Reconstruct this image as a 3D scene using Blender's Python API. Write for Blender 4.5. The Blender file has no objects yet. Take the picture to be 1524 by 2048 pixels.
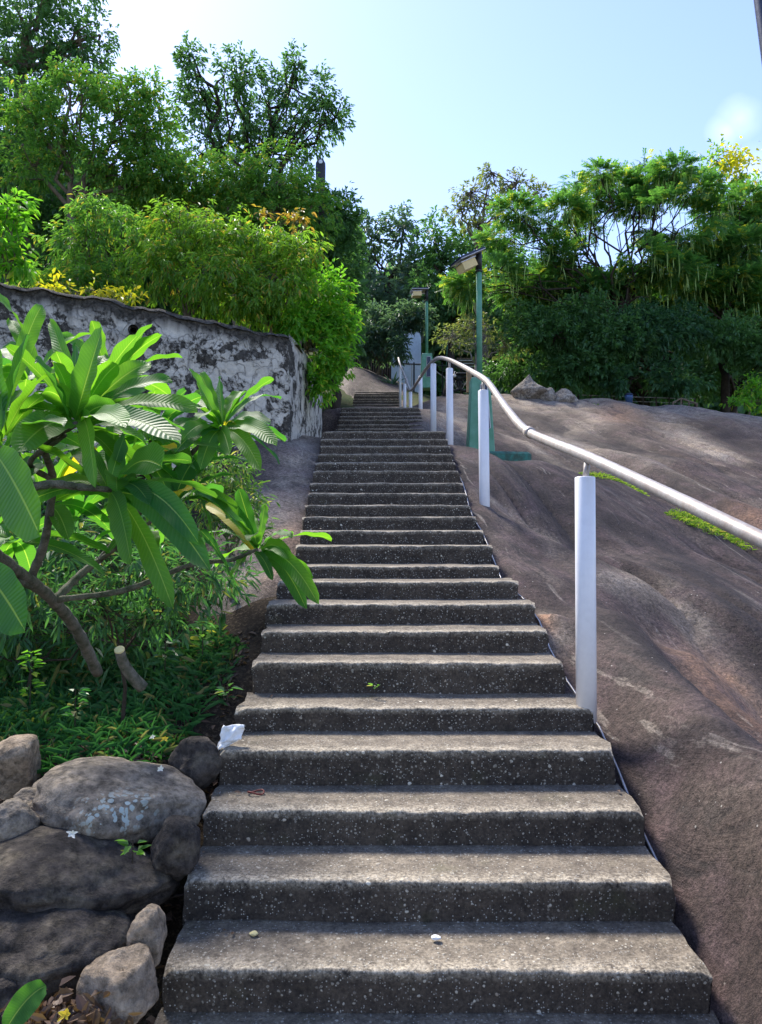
import bpy, math, random
import numpy as np
from mathutils import Vector
R = math.radians
SC = bpy.context.scene
# ------------------------------------------------------------------ camera, sky, sun, exposure
F, PITCH = 1500.0, math.atan(76 / 1500.0)
cam_d = bpy.data.cameras.new("camera")
cam = bpy.data.objects.new("camera", cam_d)
SC.collection.objects.link(cam)
cam.location = (0, 0, 0)
cam.rotation_euler = (R(90) + PITCH, 0, 0)
cam_d.sensor_fit = 'VERTICAL'
cam_d.sensor_height = 24.0
cam_d.lens = 24.0 * F / 2048.0
cam_d.clip_start = 0.05
cam_d.clip_end = 3000
SC.camera = cam
SUN_EL, SUN_AZ = R(50), R(-34)          # azimuth measured from +Y towards +X
EXPO = 1.3
world = bpy.data.worlds.new("World")
SC.world = world
world.use_nodes = True
nt = world.node_tree
nt.nodes.clear()
wo = nt.nodes.new('ShaderNodeOutputWorld')
bg = nt.nodes.new('ShaderNodeBackground')
sky = nt.nodes.new('ShaderNodeTexSky')
sky.sky_type = 'NISHITA'
sky.sun_disc = False
sky.sun_elevation = SUN_EL
sky.sun_rotation = SUN_AZ
sky.altitude = 100
sky.air_density = 1.0
sky.dust_density = 0.35
sky.ozone_density = 1.6
bg.inputs[1].default_value = 0.14
# a small fair weather cloud low in the sky on the right
tc = nt.nodes.new('ShaderNodeTexCoord')
nz = nt.nodes.new('ShaderNodeTexNoise')
nz.inputs['Scale'].default_value = 14
nz.inputs['Detail'].default_value = 8
nt.links.new(tc.outputs['Generated'], nz.inputs['Vector'])
cl = None
for (cx, cy, rad) in ((1500, 215, 0.030), (1470, 240, 0.024), (1520, 330, 0.04)):
    d = Vector(((cx - 762) / F, 1.0, (1100 - cy) / F)).normalized()
    dist = nt.nodes.new('ShaderNodeVectorMath'); dist.operation = 'DISTANCE'
    nrm = nt.nodes.new('ShaderNodeVectorMath'); nrm.operation = 'NORMALIZE'
    nt.links.new(tc.outputs['Generated'], nrm.inputs[0])
    nt.links.new(nrm.outputs[0], dist.inputs[0])
    dist.inputs[1].default_value = d
    mr = nt.nodes.new('ShaderNodeMapRange')
    mr.inputs['From Min'].default_value = rad * 1.3
    mr.inputs['From Max'].default_value = 0.0
    nt.links.new(dist.outputs['Value'], mr.inputs['Value'])
    if cl is None:
        cl = mr.outputs[0]
    else:
        mx = nt.nodes.new('ShaderNodeMath'); mx.operation = 'MAXIMUM'
        nt.links.new(cl, mx.inputs[0]); nt.links.new(mr.outputs[0], mx.inputs[1]); cl = mx.outputs[0]
ad = nt.nodes.new('ShaderNodeMath'); ad.operation = 'MULTIPLY'
nt.links.new(cl, ad.inputs[0]); nt.links.new(nz.outputs[0], ad.inputs[1])
mr2 = nt.nodes.new('ShaderNodeMapRange')
mr2.inputs['From Min'].default_value = 0.15
mr2.inputs['From Max'].default_value = 0.5
mr2.inputs['To Max'].default_value = 0.7
nt.links.new(ad.outputs[0], mr2.inputs['Value'])
mr2.inputs['To Max'].default_value = 0.22
mixc = nt.nodes.new('ShaderNodeMixRGB')
mixc.inputs[2].default_value = (6.5, 6.9, 7.4, 1)
nt.links.new(mr2.outputs[0], mixc.inputs[0])
tint = nt.nodes.new('ShaderNodeMixRGB'); tint.blend_type = 'MULTIPLY'; tint.inputs[0].default_value = 1; tint.inputs[2].default_value = (0.99, 0.915, 1.03, 1)
nt.links.new(sky.outputs[0], tint.inputs[1]); nt.links.new(tint.outputs[0], mixc.inputs[1])
nt.links.new(mixc.outputs[0], bg.inputs[0])
nt.links.new(bg.outputs[0], wo.inputs[0])
sd = bpy.data.lights.new("sun", 'SUN')
sd.energy = 3.5
sd.angle = R(14)
sd.color = (1.0, 0.94, 0.84)
sun = bpy.data.objects.new("sun", sd)
SC.collection.objects.link(sun)
sv = Vector((math.sin(SUN_AZ) * math.cos(SUN_EL), math.cos(SUN_AZ) * math.cos(SUN_EL), math.sin(SUN_EL)))
sun.rotation_euler = sv.to_track_quat('Z', 'Y').to_euler()
SC.view_settings.view_transform = 'Standard'
SC.view_settings.look = 'None'
SC.view_settings.exposure = EXPO
SC.view_settings.gamma = 1
SC.cycles.max_bounces = 6
SC.cycles.transparent_max_bounces = 4

# ------------------------------------------------------------------ helpers
rng = np.random.default_rng(7)
random.seed(7)
def P(px, py, D):
    """a point D metres ahead of the viewer, seen in direction px, py of the survey photo"""
    u = (px - 762) / F; v = (1024 - py) / F
    y = math.cos(PITCH) - v * math.sin(PITCH); z = math.sin(PITCH) + v * math.cos(PITCH)
    s = D / y
    return np.array((u * s, D, z * s))
def _h(ix, iy, iz, seed):
    n = (ix.astype(np.int64) * 374761393 + iy.astype(np.int64) * 668265263 + iz.astype(np.int64) * 2147483647 + seed * 974634777)
    n = (n ^ (n >> 13)) * 1274126177
    n = n & 0x7fffffff
    n = (n ^ (n >> 16)) & 0xffff
    return n / 65535.0
def vnoise(p, seed=0):
    i = np.floor(p).astype(np.int64); f = p - i
    f = f * f * (3 - 2 * f)
    out = 0
    for a in (0, 1):
        for b in (0, 1):
            for c in (0, 1):
                w = (f[:, 0] if a else 1 - f[:, 0]) * (f[:, 1] if b else 1 - f[:, 1]) * (f[:, 2] if c else 1 - f[:, 2])
                out = out + w * _h(i[:, 0] + a, i[:, 1] + b, i[:, 2] + c, seed)
    return out * 2 - 1
def fbm(p, oct=4, seed=0):
    p = np.asarray(p, float); s = 0; a = 1; t = 0
    for o in range(oct):
        s = s + a * vnoise(p * 2 ** o + 17.3 * o, seed + o); t += a; a *= 0.5
    return s / t
def link(o, parent=None):
    SC.collection.objects.link(o)
    if parent is not None: o.parent = parent
    return o
def tag(o, label=None, cat=None, group=None, kind=None):
    if label: o['label'] = label
    if cat: o['category'] = cat
    if group: o['group'] = group
    if kind: o['kind'] = kind
    return o
def thing(name, loc, label, cat, group=None):
    o = bpy.data.objects.new(name, None); o.empty_display_size = 0.1
    link(o); o.location = loc
    return tag(o, label, cat, group)
def mesh(name, V, Fs, mat, parent=None, smooth=False, attrs=None, uv=None, shift=True):
    """V (n,3) world coordinates; Fs list of (m,k) int arrays"""
    V = np.asarray(V, dtype=np.float32)
    if parent is not None and shift: V = V - np.array(parent_world(parent), dtype=np.float32)
    if not isinstance(Fs, list) or (len(Fs) and not isinstance(Fs[0], np.ndarray)):
        Fs = [np.array([f], dtype=np.int32) for f in Fs] if not isinstance(Fs, np.ndarray) else [Fs]
    me = bpy.data.meshes.new(name)
    me.vertices.add(len(V)); me.vertices.foreach_set('co', V.ravel())
    nl = sum(f.size for f in Fs); npoly = sum(len(f) for f in Fs)
    me.loops.add(nl); me.polygons.add(npoly)
    me.loops.foreach_set('vertex_index', np.concatenate([f.ravel() for f in Fs]).astype(np.int32))
    tot = np.concatenate([np.full(len(f), f.shape[1], np.int32) for f in Fs])
    st = np.concatenate(([0], np.cumsum(tot)[:-1])).astype(np.int32)
    me.polygons.foreach_set('loop_start', st)
    me.polygons.foreach_set('loop_total', tot)
    me.polygons.foreach_set('use_smooth', np.full(npoly, smooth, dtype=bool))
    me.update(calc_edges=True)
    if attrs:
        for k, a in attrs.items():
            at = me.attributes.new(k, 'FLOAT', 'POINT'); at.data.foreach_set('value', np.asarray(a, dtype=np.float32))
    if uv is not None:
        ul = me.uv_layers.new(name='UVMap')
        li = np.concatenate([f.ravel() for f in Fs])
        ul.data.foreach_set('uv', np.asarray(uv, dtype=np.float32)[li].ravel())
    if mat: me.materials.append(mat)
    o = bpy.data.objects.new(name, me)
    return link(o, parent)
def parent_world(o):
    v = Vector((0, 0, 0))
    while o is not None:
        v = v + o.location; o = o.parent
    return v
def gridfaces(nu, nv, off=0, wrap=False):
    i = np.arange(nu - 1)[:, None]; j = np.arange(nv if wrap else nv - 1)[None, :]
    j2 = (j + 1) % nv
    return (np.stack([i * nv + j, i * nv + j2, (i + 1) * nv + j2, (i + 1) * nv + j], -1).reshape(-1, 4) + off)
class MB:
    def __init__(s): s.V = []; s.F = []; s.n = 0
    def add(s, V, *Fs):
        V = np.asarray(V, float)
        for f in Fs: s.F.append(np.asarray(f, dtype=np.int32) + s.n)
        s.V.append(V); s.n += len(V)
    def tube(s, pts, rad, n=8, caps=True):
        pts = np.asarray(pts, float); m = len(pts)
        rad = np.full(m, rad) if np.isscalar(rad) else np.asarray(rad, float)
        T = np.gradient(pts, axis=0); T /= np.linalg.norm(T, axis=1)[:, None] + 1e-9
        ref = np.array((0.31, 0.12, 0.94)) if abs(T[0, 2]) < 0.9 else np.array((1.0, 0.1, 0))
        A = np.cross(T, ref); A /= np.linalg.norm(A, axis=1)[:, None] + 1e-9
        B = np.cross(T, A)
        a = np.arange(n) / n * 2 * np.pi
        V = pts[:, None, :] + rad[:, None, None] * (np.cos(a)[None, :, None] * A[:, None, :] + np.sin(a)[None, :, None] * B[:, None, :])
        Fs = [gridfaces(m, n, wrap=True)]
        if caps:
            Fs.append(np.arange(n)[None, ::-1]); Fs.append((np.arange(n) + (m - 1) * n)[None, :])
        s.add(V.reshape(-1, 3), *Fs)
    def box(s, c, size, rz=0, rx=0, taper=1.0, bev=0.0):
        x, y, z = np.array(size) / 2.0
        b = min(bev, x * .9, y * .9, z * .9)
        if b <= 0:
            V = np.array([(sx * x * (taper if sz > 0 else 1), sy * y * (taper if sz > 0 else 1), sz * z) for sz in (-1, 1) for sx, sy in ((-1, -1), (1, -1), (1, 1), (-1, 1))])
            Fq = [np.array([[0, 3, 2, 1], [4, 5, 6, 7], [0, 1, 5, 4], [1, 2, 6, 5], [2, 3, 7, 6], [3, 0, 4, 7]])]
        else:
            rings = []
            for zz, ins in ((-z, b), (-z + b, 0), (z - b, 0), (z, b)):
                t = 1 + (taper - 1) * (zz + z) / (2 * z)
                X = x * t - ins; Y = y * t - ins; k = b if ins == 0 else b
                rings.append([(-X + k, -Y, zz), (X - k, -Y, zz), (X, -Y + k, zz), (X, Y - k, zz), (X - k, Y, zz), (-X + k, Y, zz), (-X, Y - k, zz), (-X, -Y + k, zz)])
            V = np.array(rings).reshape(-1, 3)
            Fq = [gridfaces(4, 8, wrap=True), np.arange(8)[None, ::-1], (np.arange(8) + 24)[None, :]]
        if rx:
            cc, ss = math.cos(rx), math.sin(rx)
            V = np.stack([V[:, 0], V[:, 1] * cc - V[:, 2] * ss, V[:, 1] * ss + V[:, 2] * cc], 1)
        cc, ss = math.cos(rz), math.sin(rz)
        V = np.stack([V[:, 0] * cc - V[:, 1] * ss, V[:, 0] * ss + V[:, 1] * cc, V[:, 2]], 1)
        s.add(V + np.asarray(c), *Fq)
    def build(s, name, mat, parent=None, smooth=False, **k):
        by = {}
        for f in s.F: by.setdefault(f.shape[1], []).append(f)
        return mesh(name, np.concatenate(s.V), [np.concatenate(v) for v in by.values()], mat, parent, smooth, **k)

# ------------------------------------------------------------------ materials
class NM:
    def __init__(s, name):
        s.m = bpy.data.materials.new(name); s.m.use_nodes = True
        s.t = s.m.node_tree; s.t.nodes.clear()
        s.out = s.t.nodes.new('ShaderNodeOutputMaterial')
        s.co = s.t.nodes.new('ShaderNodeTexCoord')
    def n(s, typ, **k):
        o = s.t.nodes.new('ShaderNode' + typ)
        for a, b in k.items():
            if a in ('operation', 'blend_type', 'feature', 'distance', 'attribute_name', 'noise_dimensions', 'wave_type', 'bands_direction', 'use_clamp'):
                setattr(o, a, b)
            else:
                o.inputs[a.replace('_', ' ')].default_value = b
        return o
    def l(s, a, b): s.t.links.new(a, b)
    def map(s, scale=(1, 1, 1), rot=(0, 0, 0), src='Object'):
        m = s.n('Mapping'); m.inputs['Scale'].default_value = scale; m.inputs['Rotation'].default_value = rot
        s.l(s.co.outputs[src], m.inputs[0]); return m.outputs[0]
    def noise(s, vec, scale, detail=5, rough=0.55, dist=0.0):
        o = s.n('TexNoise', Scale=scale, Detail=detail, Roughness=rough, Distortion=dist); s.l(vec, o.inputs['Vector']); return o.outputs[0]
    def voro(s, vec, scale, feature='F1', rand=1.0):
        o = s.n('TexVoronoi', feature=feature, Scale=scale, Randomness=rand); s.l(vec, o.inputs['Vector']); return o
    def ramp(s, fac, lo, hi, a=0.0, b=1.0):
        o = s.n('MapRange'); o.inputs['From Min'].default_value = lo; o.inputs['From Max'].default_value = hi
        o.inputs['To Min'].default_value = a; o.inputs['To Max'].default_value = b
        s.l(fac, o.inputs['Value']); return o.outputs[0]
    def mix(s, fac, a, b, bt='MIX'):
        o = s.n('MixRGB', blend_type=bt)
        for i, v in ((0, fac), (1, a), (2, b)):
            if isinstance(v, (int, float)): o.inputs[i].default_value = v if i == 0 else (v, v, v, 1)
            elif isinstance(v, tuple): o.inputs[i].default_value = (*v, 1)
            else: s.l(v, o.inputs[i])
        return o.outputs[0]
    def math(s, op, a, b=None):
        o = s.n('Math', operation=op)
        for i, v in ((0, a), (1, b)):
            if v is None: continue
            if isinstance(v, (int, float)): o.inputs[i].default_value = v
            else: s.l(v, o.inputs[i])
        return o.outputs[0]
    def attr(s, name): return s.n('Attribute', attribute_name=name).outputs['Fac']
    def bump(s, h, strength=0.5, dist=0.01, normal=None):
        o = s.n('Bump', Strength=strength, Distance=dist); s.l(h, o.inputs['Height'])
        if normal is not None: s.l(normal, o.inputs['Normal'])
        return o.outputs[0]
    def pbsdf(s, col, rough=0.8, spec=0.3, normal=None, metal=0.0, out=True):
        b = s.n('BsdfPrincipled', Metallic=metal)
        b.inputs['Specular IOR Level'].default_value = spec
        if isinstance(col, tuple): b.inputs['Base Color'].default_value = (*col, 1)
        else: s.l(col, b.inputs['Base Color'])
        if isinstance(rough, (int, float)): b.inputs['Roughness'].default_value = rough
        else: s.l(rough, b.inputs['Roughness'])
        if normal is not None: s.l(normal, b.inputs['Normal'])
        if out: s.l(b.outputs[0], s.out.inputs[0])
        return b
def simple(name, col, rough=0.6, spec=0.3, metal=0.0, var=0.25, scale=6, bump=0.15, col2=None, bd=0.004):
    m = NM(name); v = m.map()
    n = m.noise(v, scale); n2 = m.noise(v, scale * 9, 3)
    c2 = col2 if col2 else tuple(c * (1 - var) for c in col)
    c = m.mix(m.ramp(n, 0.35, 0.68), col, c2)
    c = m.mix(m.ramp(n2, 0.4, 0.75, 0, 0.5), c, tuple(x * (1 - var) for x in c2))
    m.pbsdf(c, rough, spec, m.bump(n2, bump, bd), metal)
    return m.m
def leafmat(name, a, b, c=None, trans=0.45, rough=0.45, tcol=2.1, spec=0.35):
    """a..b run with the per leaf random number, c an odd colour for a few leaves"""
    m = NM(name); r = m.attr('var')
    col = m.mix(m.ramp(r, 0, 0.9), a, b)
    if c: col = m.mix(m.ramp(r, 0.9, 0.93), col, c)
    v = m.map(); col = m.mix(m.ramp(m.noise(v, 0.6, 3), 0.35, 0.7, 0, 0.45), col, m.mix(0.5, col, b), 'MIX')
    p = m.pbsdf(col, rough, spec, out=False)
    t = m.n('BsdfTranslucent')
    tc_ = m.mix(1.0, col, (tcol * 1.15, tcol * 1.2, tcol * 0.5), 'MULTIPLY'); m.l(tc_, t.inputs[0])
    s = m.n('MixShader'); s.inputs[0].default_value = trans
    m.l(p.outputs[0], s.inputs[1]); m.l(t.outputs[0], s.inputs[2]); m.l(s.outputs[0], m.out.inputs[0])
    return m.m

M = {}
# weathered exposed aggregate concrete: worn pale nosings, treads paler than risers, pale pebbles
m = NM('aggregate_concrete'); v = m.map()
geo = m.n('NewGeometry'); sep = m.n('SeparateXYZ'); m.l(geo.outputs['Normal'], sep.inputs[0])
big = m.noise(v, 2.2, 6, 0.6); fine = m.noise(v, 75, 4, 0.7); mid = m.noise(v, 14, 5, 0.65)
wear = m.attr('wear')
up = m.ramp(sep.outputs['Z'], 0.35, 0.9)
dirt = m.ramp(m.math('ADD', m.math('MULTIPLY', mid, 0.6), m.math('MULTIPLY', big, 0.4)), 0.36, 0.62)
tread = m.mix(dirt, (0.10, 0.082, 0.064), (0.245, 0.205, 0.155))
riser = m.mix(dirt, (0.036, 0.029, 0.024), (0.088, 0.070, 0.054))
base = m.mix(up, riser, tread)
wn = m.math('MULTIPLY', wear, m.ramp(m.math('ADD', m.math('MULTIPLY', mid, .5), m.math('MULTIPLY', fine, .5)), 0.36, 0.58))
base = m.mix(wn, base, (0.44, 0.38, 0.29))
base = m.mix(m.ramp(fine, 0.35, 0.7), m.mix(1.0, base, 0.55, 'MULTIPLY'), m.mix(1.0, base, 1.35, 'MULTIPLY'))
moss = m.ramp(m.noise(v, 5.5, 4), 0.60, 0.78, 0, 0.35)
base = m.mix(moss, base, (0.07, 0.075, 0.03))
def specks(sc, r, dens, seed):
    vv = m.n('Mapping'); vv.inputs['Location'].default_value = (seed, seed * 2, seed); m.l(m.co.outputs['Object'], vv.inputs[0])
    nd = m.n('TexNoise', Scale=sc * 1.3, Detail=2.0); m.l(vv.outputs[0], nd.inputs['Vector'])
    vm = m.n('VectorMath', operation='MULTIPLY_ADD'); m.l(nd.outputs['Color'], vm.inputs[0]); vm.inputs[1].default_value = (.5 / sc, .5 / sc, .5 / sc); m.l(vv.outputs[0], vm.inputs[2])
    vo = m.voro(vm.outputs[0], sc)
    s1 = m.ramp(vo.outputs['Distance'], r, r * 0.7)
    sp = m.n('SeparateXYZ'); m.l(vo.outputs['Color'], sp.inputs[0])
    on = m.ramp(sp.outputs[0], 1 - dens, 1 - dens + 0.02)
    return m.math('MULTIPLY', s1, on), sp.outputs[1]
dens_ = m.ramp(m.noise(v, 1.7, 3), .35, .6, .15, 1)
pe1, c1 = specks(52, 0.34, 0.28, 0.0); pe1 = m.math('MULTIPLY', pe1, dens_)
pe2, c2 = specks(120, 0.38, 0.22, 3.1)
pe3, c3 = specks(26, 0.26, 0.12, 5.7); pe3 = m.math('MULTIPLY', pe3, m.ramp(m.noise(m.map((1.3, 1.3, 1.3)), 1.9, 2), .42, .6))
blot = m.ramp(m.noise(v, 9, 7, .8), .52, .60, 0, .5)
base = m.mix(blot, base, m.mix(.6, base, (0.016, 0.014, 0.013)))
stain = m.ramp(m.noise(m.map((3.2, 3.2, .7)), 1.5, 6, .65), .52, .7, 0, .6)
base = m.mix(stain, base, m.mix(.5, base, (0.018, 0.016, 0.015)))
pc = m.mix(c1, (0.16, 0.14, 0.115), (0.50, 0.46, 0.38))
base = m.mix(pe1, base, pc)
base = m.mix(pe2, base, m.mix(c2, (0.13, 0.12, 0.11), (0.45, 0.43, 0.38)))
base = m.mix(pe3, base, m.mix(c3, (0.25, 0.2, 0.15), (0.7, 0.66, 0.55)))
ht = m.math('ADD', m.math('MULTIPLY', fine, 0.5), m.math('ADD', m.math('MULTIPLY', mid, 0.8), m.math('ADD', m.math('MULTIPLY', pe1, 0.35), m.math('MULTIPLY', pe3, .4))))
m.pbsdf(base, 0.88, 0.25, m.bump(ht, 0.9, 0.009)); M['concrete'] = m.m

# granite: dark purplish biofilm with pale bare streaks, shade painted into the hollows
m = NM('granite_rock'); v = m.map()
def flowmap(ang, sc):
    a = m.n('Mapping'); a.inputs['Rotation'].default_value = (0, 0, R(ang)); m.l(m.co.outputs['Object'], a.inputs[0])
    b = m.n('Mapping'); b.inputs['Scale'].default_value = sc; m.l(a.outputs[0], b.inputs[0]); return b.outputs[0]
n1 = m.noise(flowmap(-20, (1.5, .32, .8)), 1.5, 7, 0.6, 1.0); n2 = m.noise(v, 0.7, 6, 0.6, 0.5); n3 = m.noise(v, 34, 6, 0.78); n4 = m.noise(v, 6, 6, 0.7); n5 = m.noise(v, 120, 3, 0.7)
li = m.attr('pale'); gr = m.attr('stain_shade')
col = m.mix(m.ramp(n2, 0.34, 0.64), (0.026, 0.0165, 0.0150), (0.076, 0.050, 0.043))
col = m.mix(m.ramp(n1, 0.50, 0.72, 0, .5), col, (0.19, 0.15, 0.125))
f2 = m.noise(flowmap(-24, (3.4, .5, 1.2)), 1.6, 6, 0.65, 1.2)
col = m.mix(m.ramp(f2, 0.54, 0.60, 0, 0.75), col, (0.020, 0.0145, 0.015))
f3 = m.noise(flowmap(-14, (6, .55, 1.5)), 1.3, 5, 0.6, 1.0)
col = m.mix(m.ramp(f3, 0.63, 0.67, 0, .7), col, (0.24, 0.20, 0.165))
pl = m.math('MULTIPLY', li, m.ramp(m.math('ADD', m.math('MULTIPLY', n4, .6), m.math('MULTIPLY', n1, .4)), 0.30, 0.58))
col = m.mix(pl, col, m.mix(m.ramp(n2, 0.4, 0.6), (0.36, 0.285, 0.21), (0.30, 0.26, 0.22)))
ru = m.attr('rust'); col = m.mix(m.math('MULTIPLY', ru, m.ramp(n4, 0.2, 0.6)), col, (0.30, 0.165, 0.10))
pk = m.ramp(m.noise(v, 3.3, 5), 0.50, 0.75, 0, 0.6); col = m.mix(pk, col, (0.155, 0.100, 0.098))
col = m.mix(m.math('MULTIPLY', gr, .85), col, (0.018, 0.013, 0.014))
col = m.mix(m.ramp(n3, 0.36, 0.64), m.mix(1.0, col, 0.42, 'MULTIPLY'), m.mix(1.0, col, 1.6, 'MULTIPLY'))
col = m.mix(m.ramp(n5, 0.38, 0.62), m.mix(1.0, col, 0.68, 'MULTIPLY'), m.mix(1.0, col, 1.3, 'MULTIPLY'))
sv_ = m.voro(v, 28); spk = m.ramp(sv_.outputs['Distance'], 0.16, 0.10); sp = m.n('SeparateXYZ'); m.l(sv_.outputs['Color'], sp.inputs[0])
col = m.mix(m.math('MULTIPLY', spk, m.ramp(sp.outputs[0], 0.93, 0.95)), col, (0.4, 0.37, 0.33))
hh = m.math('ADD', m.math('MULTIPLY', n3, 0.4), m.math('ADD', m.math('MULTIPLY', n4, 1.0), m.math('MULTIPLY', f2, -1.2)))
m.pbsdf(col, 0.82, 0.3, m.bump(n5, .8, .006, m.bump(hh, 1.0, 0.035))); M['granite'] = m.m

# soil with litter
m = NM('soil'); v = m.map()
n1 = m.noise(v, 3, 6); n2 = m.noise(v, 40, 5, 0.7)
col = m.mix(m.ramp(n1, 0.35, 0.65), (0.022, 0.016, 0.012), (0.055, 0.042, 0.030))
col = m.mix(m.ramp(n2, 0.5, 0.75), col, (0.16, 0.12, 0.08))
m.pbsdf(col, 0.95, 0.1, m.bump(n2, 0.9, 0.02)); M['soil'] = m.m
# grassy far ground
m = NM('grassy_ground'); v = m.map()
n1 = m.noise(v, 0.5, 6); n2 = m.noise(v, 9, 5, 0.7)
col = m.mix(m.ramp(n1, 0.4, 0.6), (0.035, 0.055, 0.016), (0.085, 0.075, 0.04))
col = m.mix(m.ramp(n2, 0.4, 0.7), col, (0.05, 0.08, 0.02))
m.pbsdf(col, 0.95, 0.1, m.bump(n2, 0.9, 0.05)); M['hill'] = m.m

def boulder_mat(name, a, b, c, lichen=0.0, grain=22):
    m = NM(name); v = m.map()
    n1 = m.noise(v, 3.0, 6, 0.62, 0.4); n2 = m.noise(v, grain, 6, 0.72); n3 = m.noise(v, 8, 5, 0.6)
    col = m.mix(m.ramp(n1, 0.36, 0.64), a, b); col = m.mix(m.ramp(n3, 0.5, 0.72), col, c)
    col = m.mix(m.ramp(n2, 0.35, 0.66), m.mix(1.0, col, 0.38, 'MULTIPLY'), m.mix(1.0, col, 1.6, 'MULTIPLY'))
    if lichen:
        vd = m.n('VectorMath', operation='MULTIPLY_ADD'); nn = m.n('TexNoise', Scale=9.0, Detail=3.0); m.l(v, nn.inputs['Vector'])
        m.l(nn.outputs['Color'], vd.inputs[0]); vd.inputs[1].default_value = (.09, .09, .09); m.l(v, vd.inputs[2])
        vo = m.voro(vd.outputs[0], 40); sp = m.n('SeparateXYZ'); m.l(vo.outputs['Color'], sp.inputs[0])
        l1 = m.math('MULTIPLY', m.ramp(vo.outputs['Distance'], 0.52, 0.44), m.ramp(m.math('ADD', sp.outputs[1], m.ramp(n3, .35, .65, -.4, .35)), 0.42, 0.44))
        l1 = m.math('MULTIPLY', l1, m.attr('lichen'))
        col = m.mix(l1, col, (0.44, 0.50, 0.47))
    m.pbsdf(col, 0.9, 0.2, m.bump(m.noise(v, 110, 3, .7), .8, .004, m.bump(m.math('ADD', n2, m.math('MULTIPLY', n1, 2.0)), 1.0, 0.02))); return m.m
M['stone_grey'] = boulder_mat('grey_boulder_stone', (0.10, 0.085, 0.072), (0.25, 0.21, 0.165), (0.34, 0.275, 0.20), 1.0)
M['stone_dark'] = boulder_mat('dark_boulder_stone', (0.026, 0.022, 0.020), (0.075, 0.062, 0.052), (0.14, 0.115, 0.082))
M['stone_tan'] = boulder_mat('tan_boulder_stone', (0.22, 0.165, 0.115), (0.34, 0.27, 0.195), (0.16, 0.125, 0.09))
M['stone_far'] = boulder_mat('pale_boulder_stone', (0.20, 0.17, 0.14), (0.34, 0.30, 0.25), (0.12, 0.10, 0.085))

# whitewashed rubble wall
m = NM('whitewashed_rubble'); v = m.map()
wn_ = m.n('TexNoise', Scale=2.2, Detail=4.0); m.l(v, wn_.inputs['Vector'])
vd = m.n('VectorMath', operation='MULTIPLY_ADD'); m.l(wn_.outputs['Color'], vd.inputs[0]); vd.inputs[1].default_value = (.85, .85, .85); m.l(v, vd.inputs[2])
vo = m.voro(vd.outputs[0], 5.4, 'DISTANCE_TO_EDGE'); vc = m.voro(vd.outputs[0], 5.4)
sp = m.n('SeparateXYZ'); m.l(vc.outputs['Color'], sp.inputs[0])
n1 = m.noise(v, 3.6, 8, 0.72, 0.5); n2 = m.noise(v, 20, 7, 0.8); n3 = m.noise(m.map((5, 5, 0.6)), 1.6, 6, 0.6)
joint = m.ramp(m.math('ADD', vo.outputs['Distance'], m.ramp(n2, .3, .7, -.04, .06)), 0.0, 0.06)
patch = m.ramp(m.math('ADD', m.math('ADD', m.math('MULTIPLY', n1, 0.6), m.math('MULTIPLY', n2, 0.42)), m.math('MULTIPLY', sp.outputs[0], 0.16)), 0.532, 0.595)
top = m.attr('grime')
patch = m.math('MULTIPLY', patch, m.ramp(m.math('ADD', top, m.math('MULTIPLY', n3, 0.5)), 1.04, 0.70))
white = m.mix(m.ramp(n2, 0.35, 0.7), (0.66, 0.62, 0.53), (0.36, 0.35, 0.32))
dark = m.mix(m.ramp(n2, 0.35, 0.65), (0.022, 0.022, 0.02), (0.11, 0.10, 0.085))
plaster = m.attr('plaster')
jj = m.math('MAXIMUM', joint, plaster)
col = m.mix(m.math('MULTIPLY', patch, m.ramp(jj, 0.0, 1.0, 0.72, 1.0)), dark, white)
col = m.mix(m.ramp(n3, 0.55, 0.72, 0, 0.55), col, (0.05, 0.05, 0.042))
m.pbsdf(col, 0.9, 0.15, m.bump(m.math('ADD', m.math('MULTIPLY', joint, 0.7), n2), 0.9, 0.02)); M['rubble'] = m.m

M['pvc'] = simple('white_plastic_pipe', (0.80, 0.80, 0.84), 0.3, 0.5, 0, 0.07, 3, 0.03)
M['steel'] = simple('dull_galvanised_steel', (0.46, 0.43, 0.40), 0.5, 0.4, 0.2, 0.35, 14, 0.2, (0.33, 0.27, 0.23), 0.002)
M['green_paint'] = simple('chalky_green_paint', (0.065, 0.235, 0.125), 0.5, 0.4, 0, 0.35, 5, 0.4, (0.14, 0.34, 0.23))
M['green_plinth'] = simple('worn_green_plinth', (0.05, 0.23, 0.18), 0.7, 0.3, 0, 0.5, 9, 0.7, (0.05, 0.07, 0.05), 0.01)
M['black'] = simple('black_metal', (0.02, 0.022, 0.027), 0.5, 0.4)
M['navy'] = simple('navy_panel', (0.012, 0.02, 0.06), 0.4, 0.5)
M['cream'] = simple('yellowed_plastic', (0.80, 0.62, 0.28), 0.4, 0.4, 0, 0.15)
M['panel_edge'] = simple('aluminium_edge', (0.55, 0.52, 0.50), 0.4, 0.5, 0.6)
M['white_wall'] = simple('white_painted_wall', (0.76, 0.82, 0.90), 0.8, 0.2, 0, 0.2, 1.2, 0.2)
M['cloth'] = simple('white_tissue', (0.80, 0.80, 0.80), 0.9, 0.1, 0, 0.08, 8, 0.3)
M['red'] = simple('dull_red_band', (0.16, 0.03, 0.025), 0.6)
M['bark'] = simple('pale_bark', (0.20, 0.155, 0.11), 0.9, 0.15, 0, 0.5, 5, 0.8, (0.11, 0.09, 0.065), 0.02)
M['bark_dark'] = simple('dark_bark', (0.07, 0.056, 0.044), 0.95, 0.1, 0, 0.5, 5, 0.8, None, 0.02)
M['bark_grey'] = simple('grey_plumeria_bark', (0.22, 0.20, 0.165), 0.9, 0.15, 0, 0.6, 30, 1.0, (0.07, 0.08, 0.05), 0.008)
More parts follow.
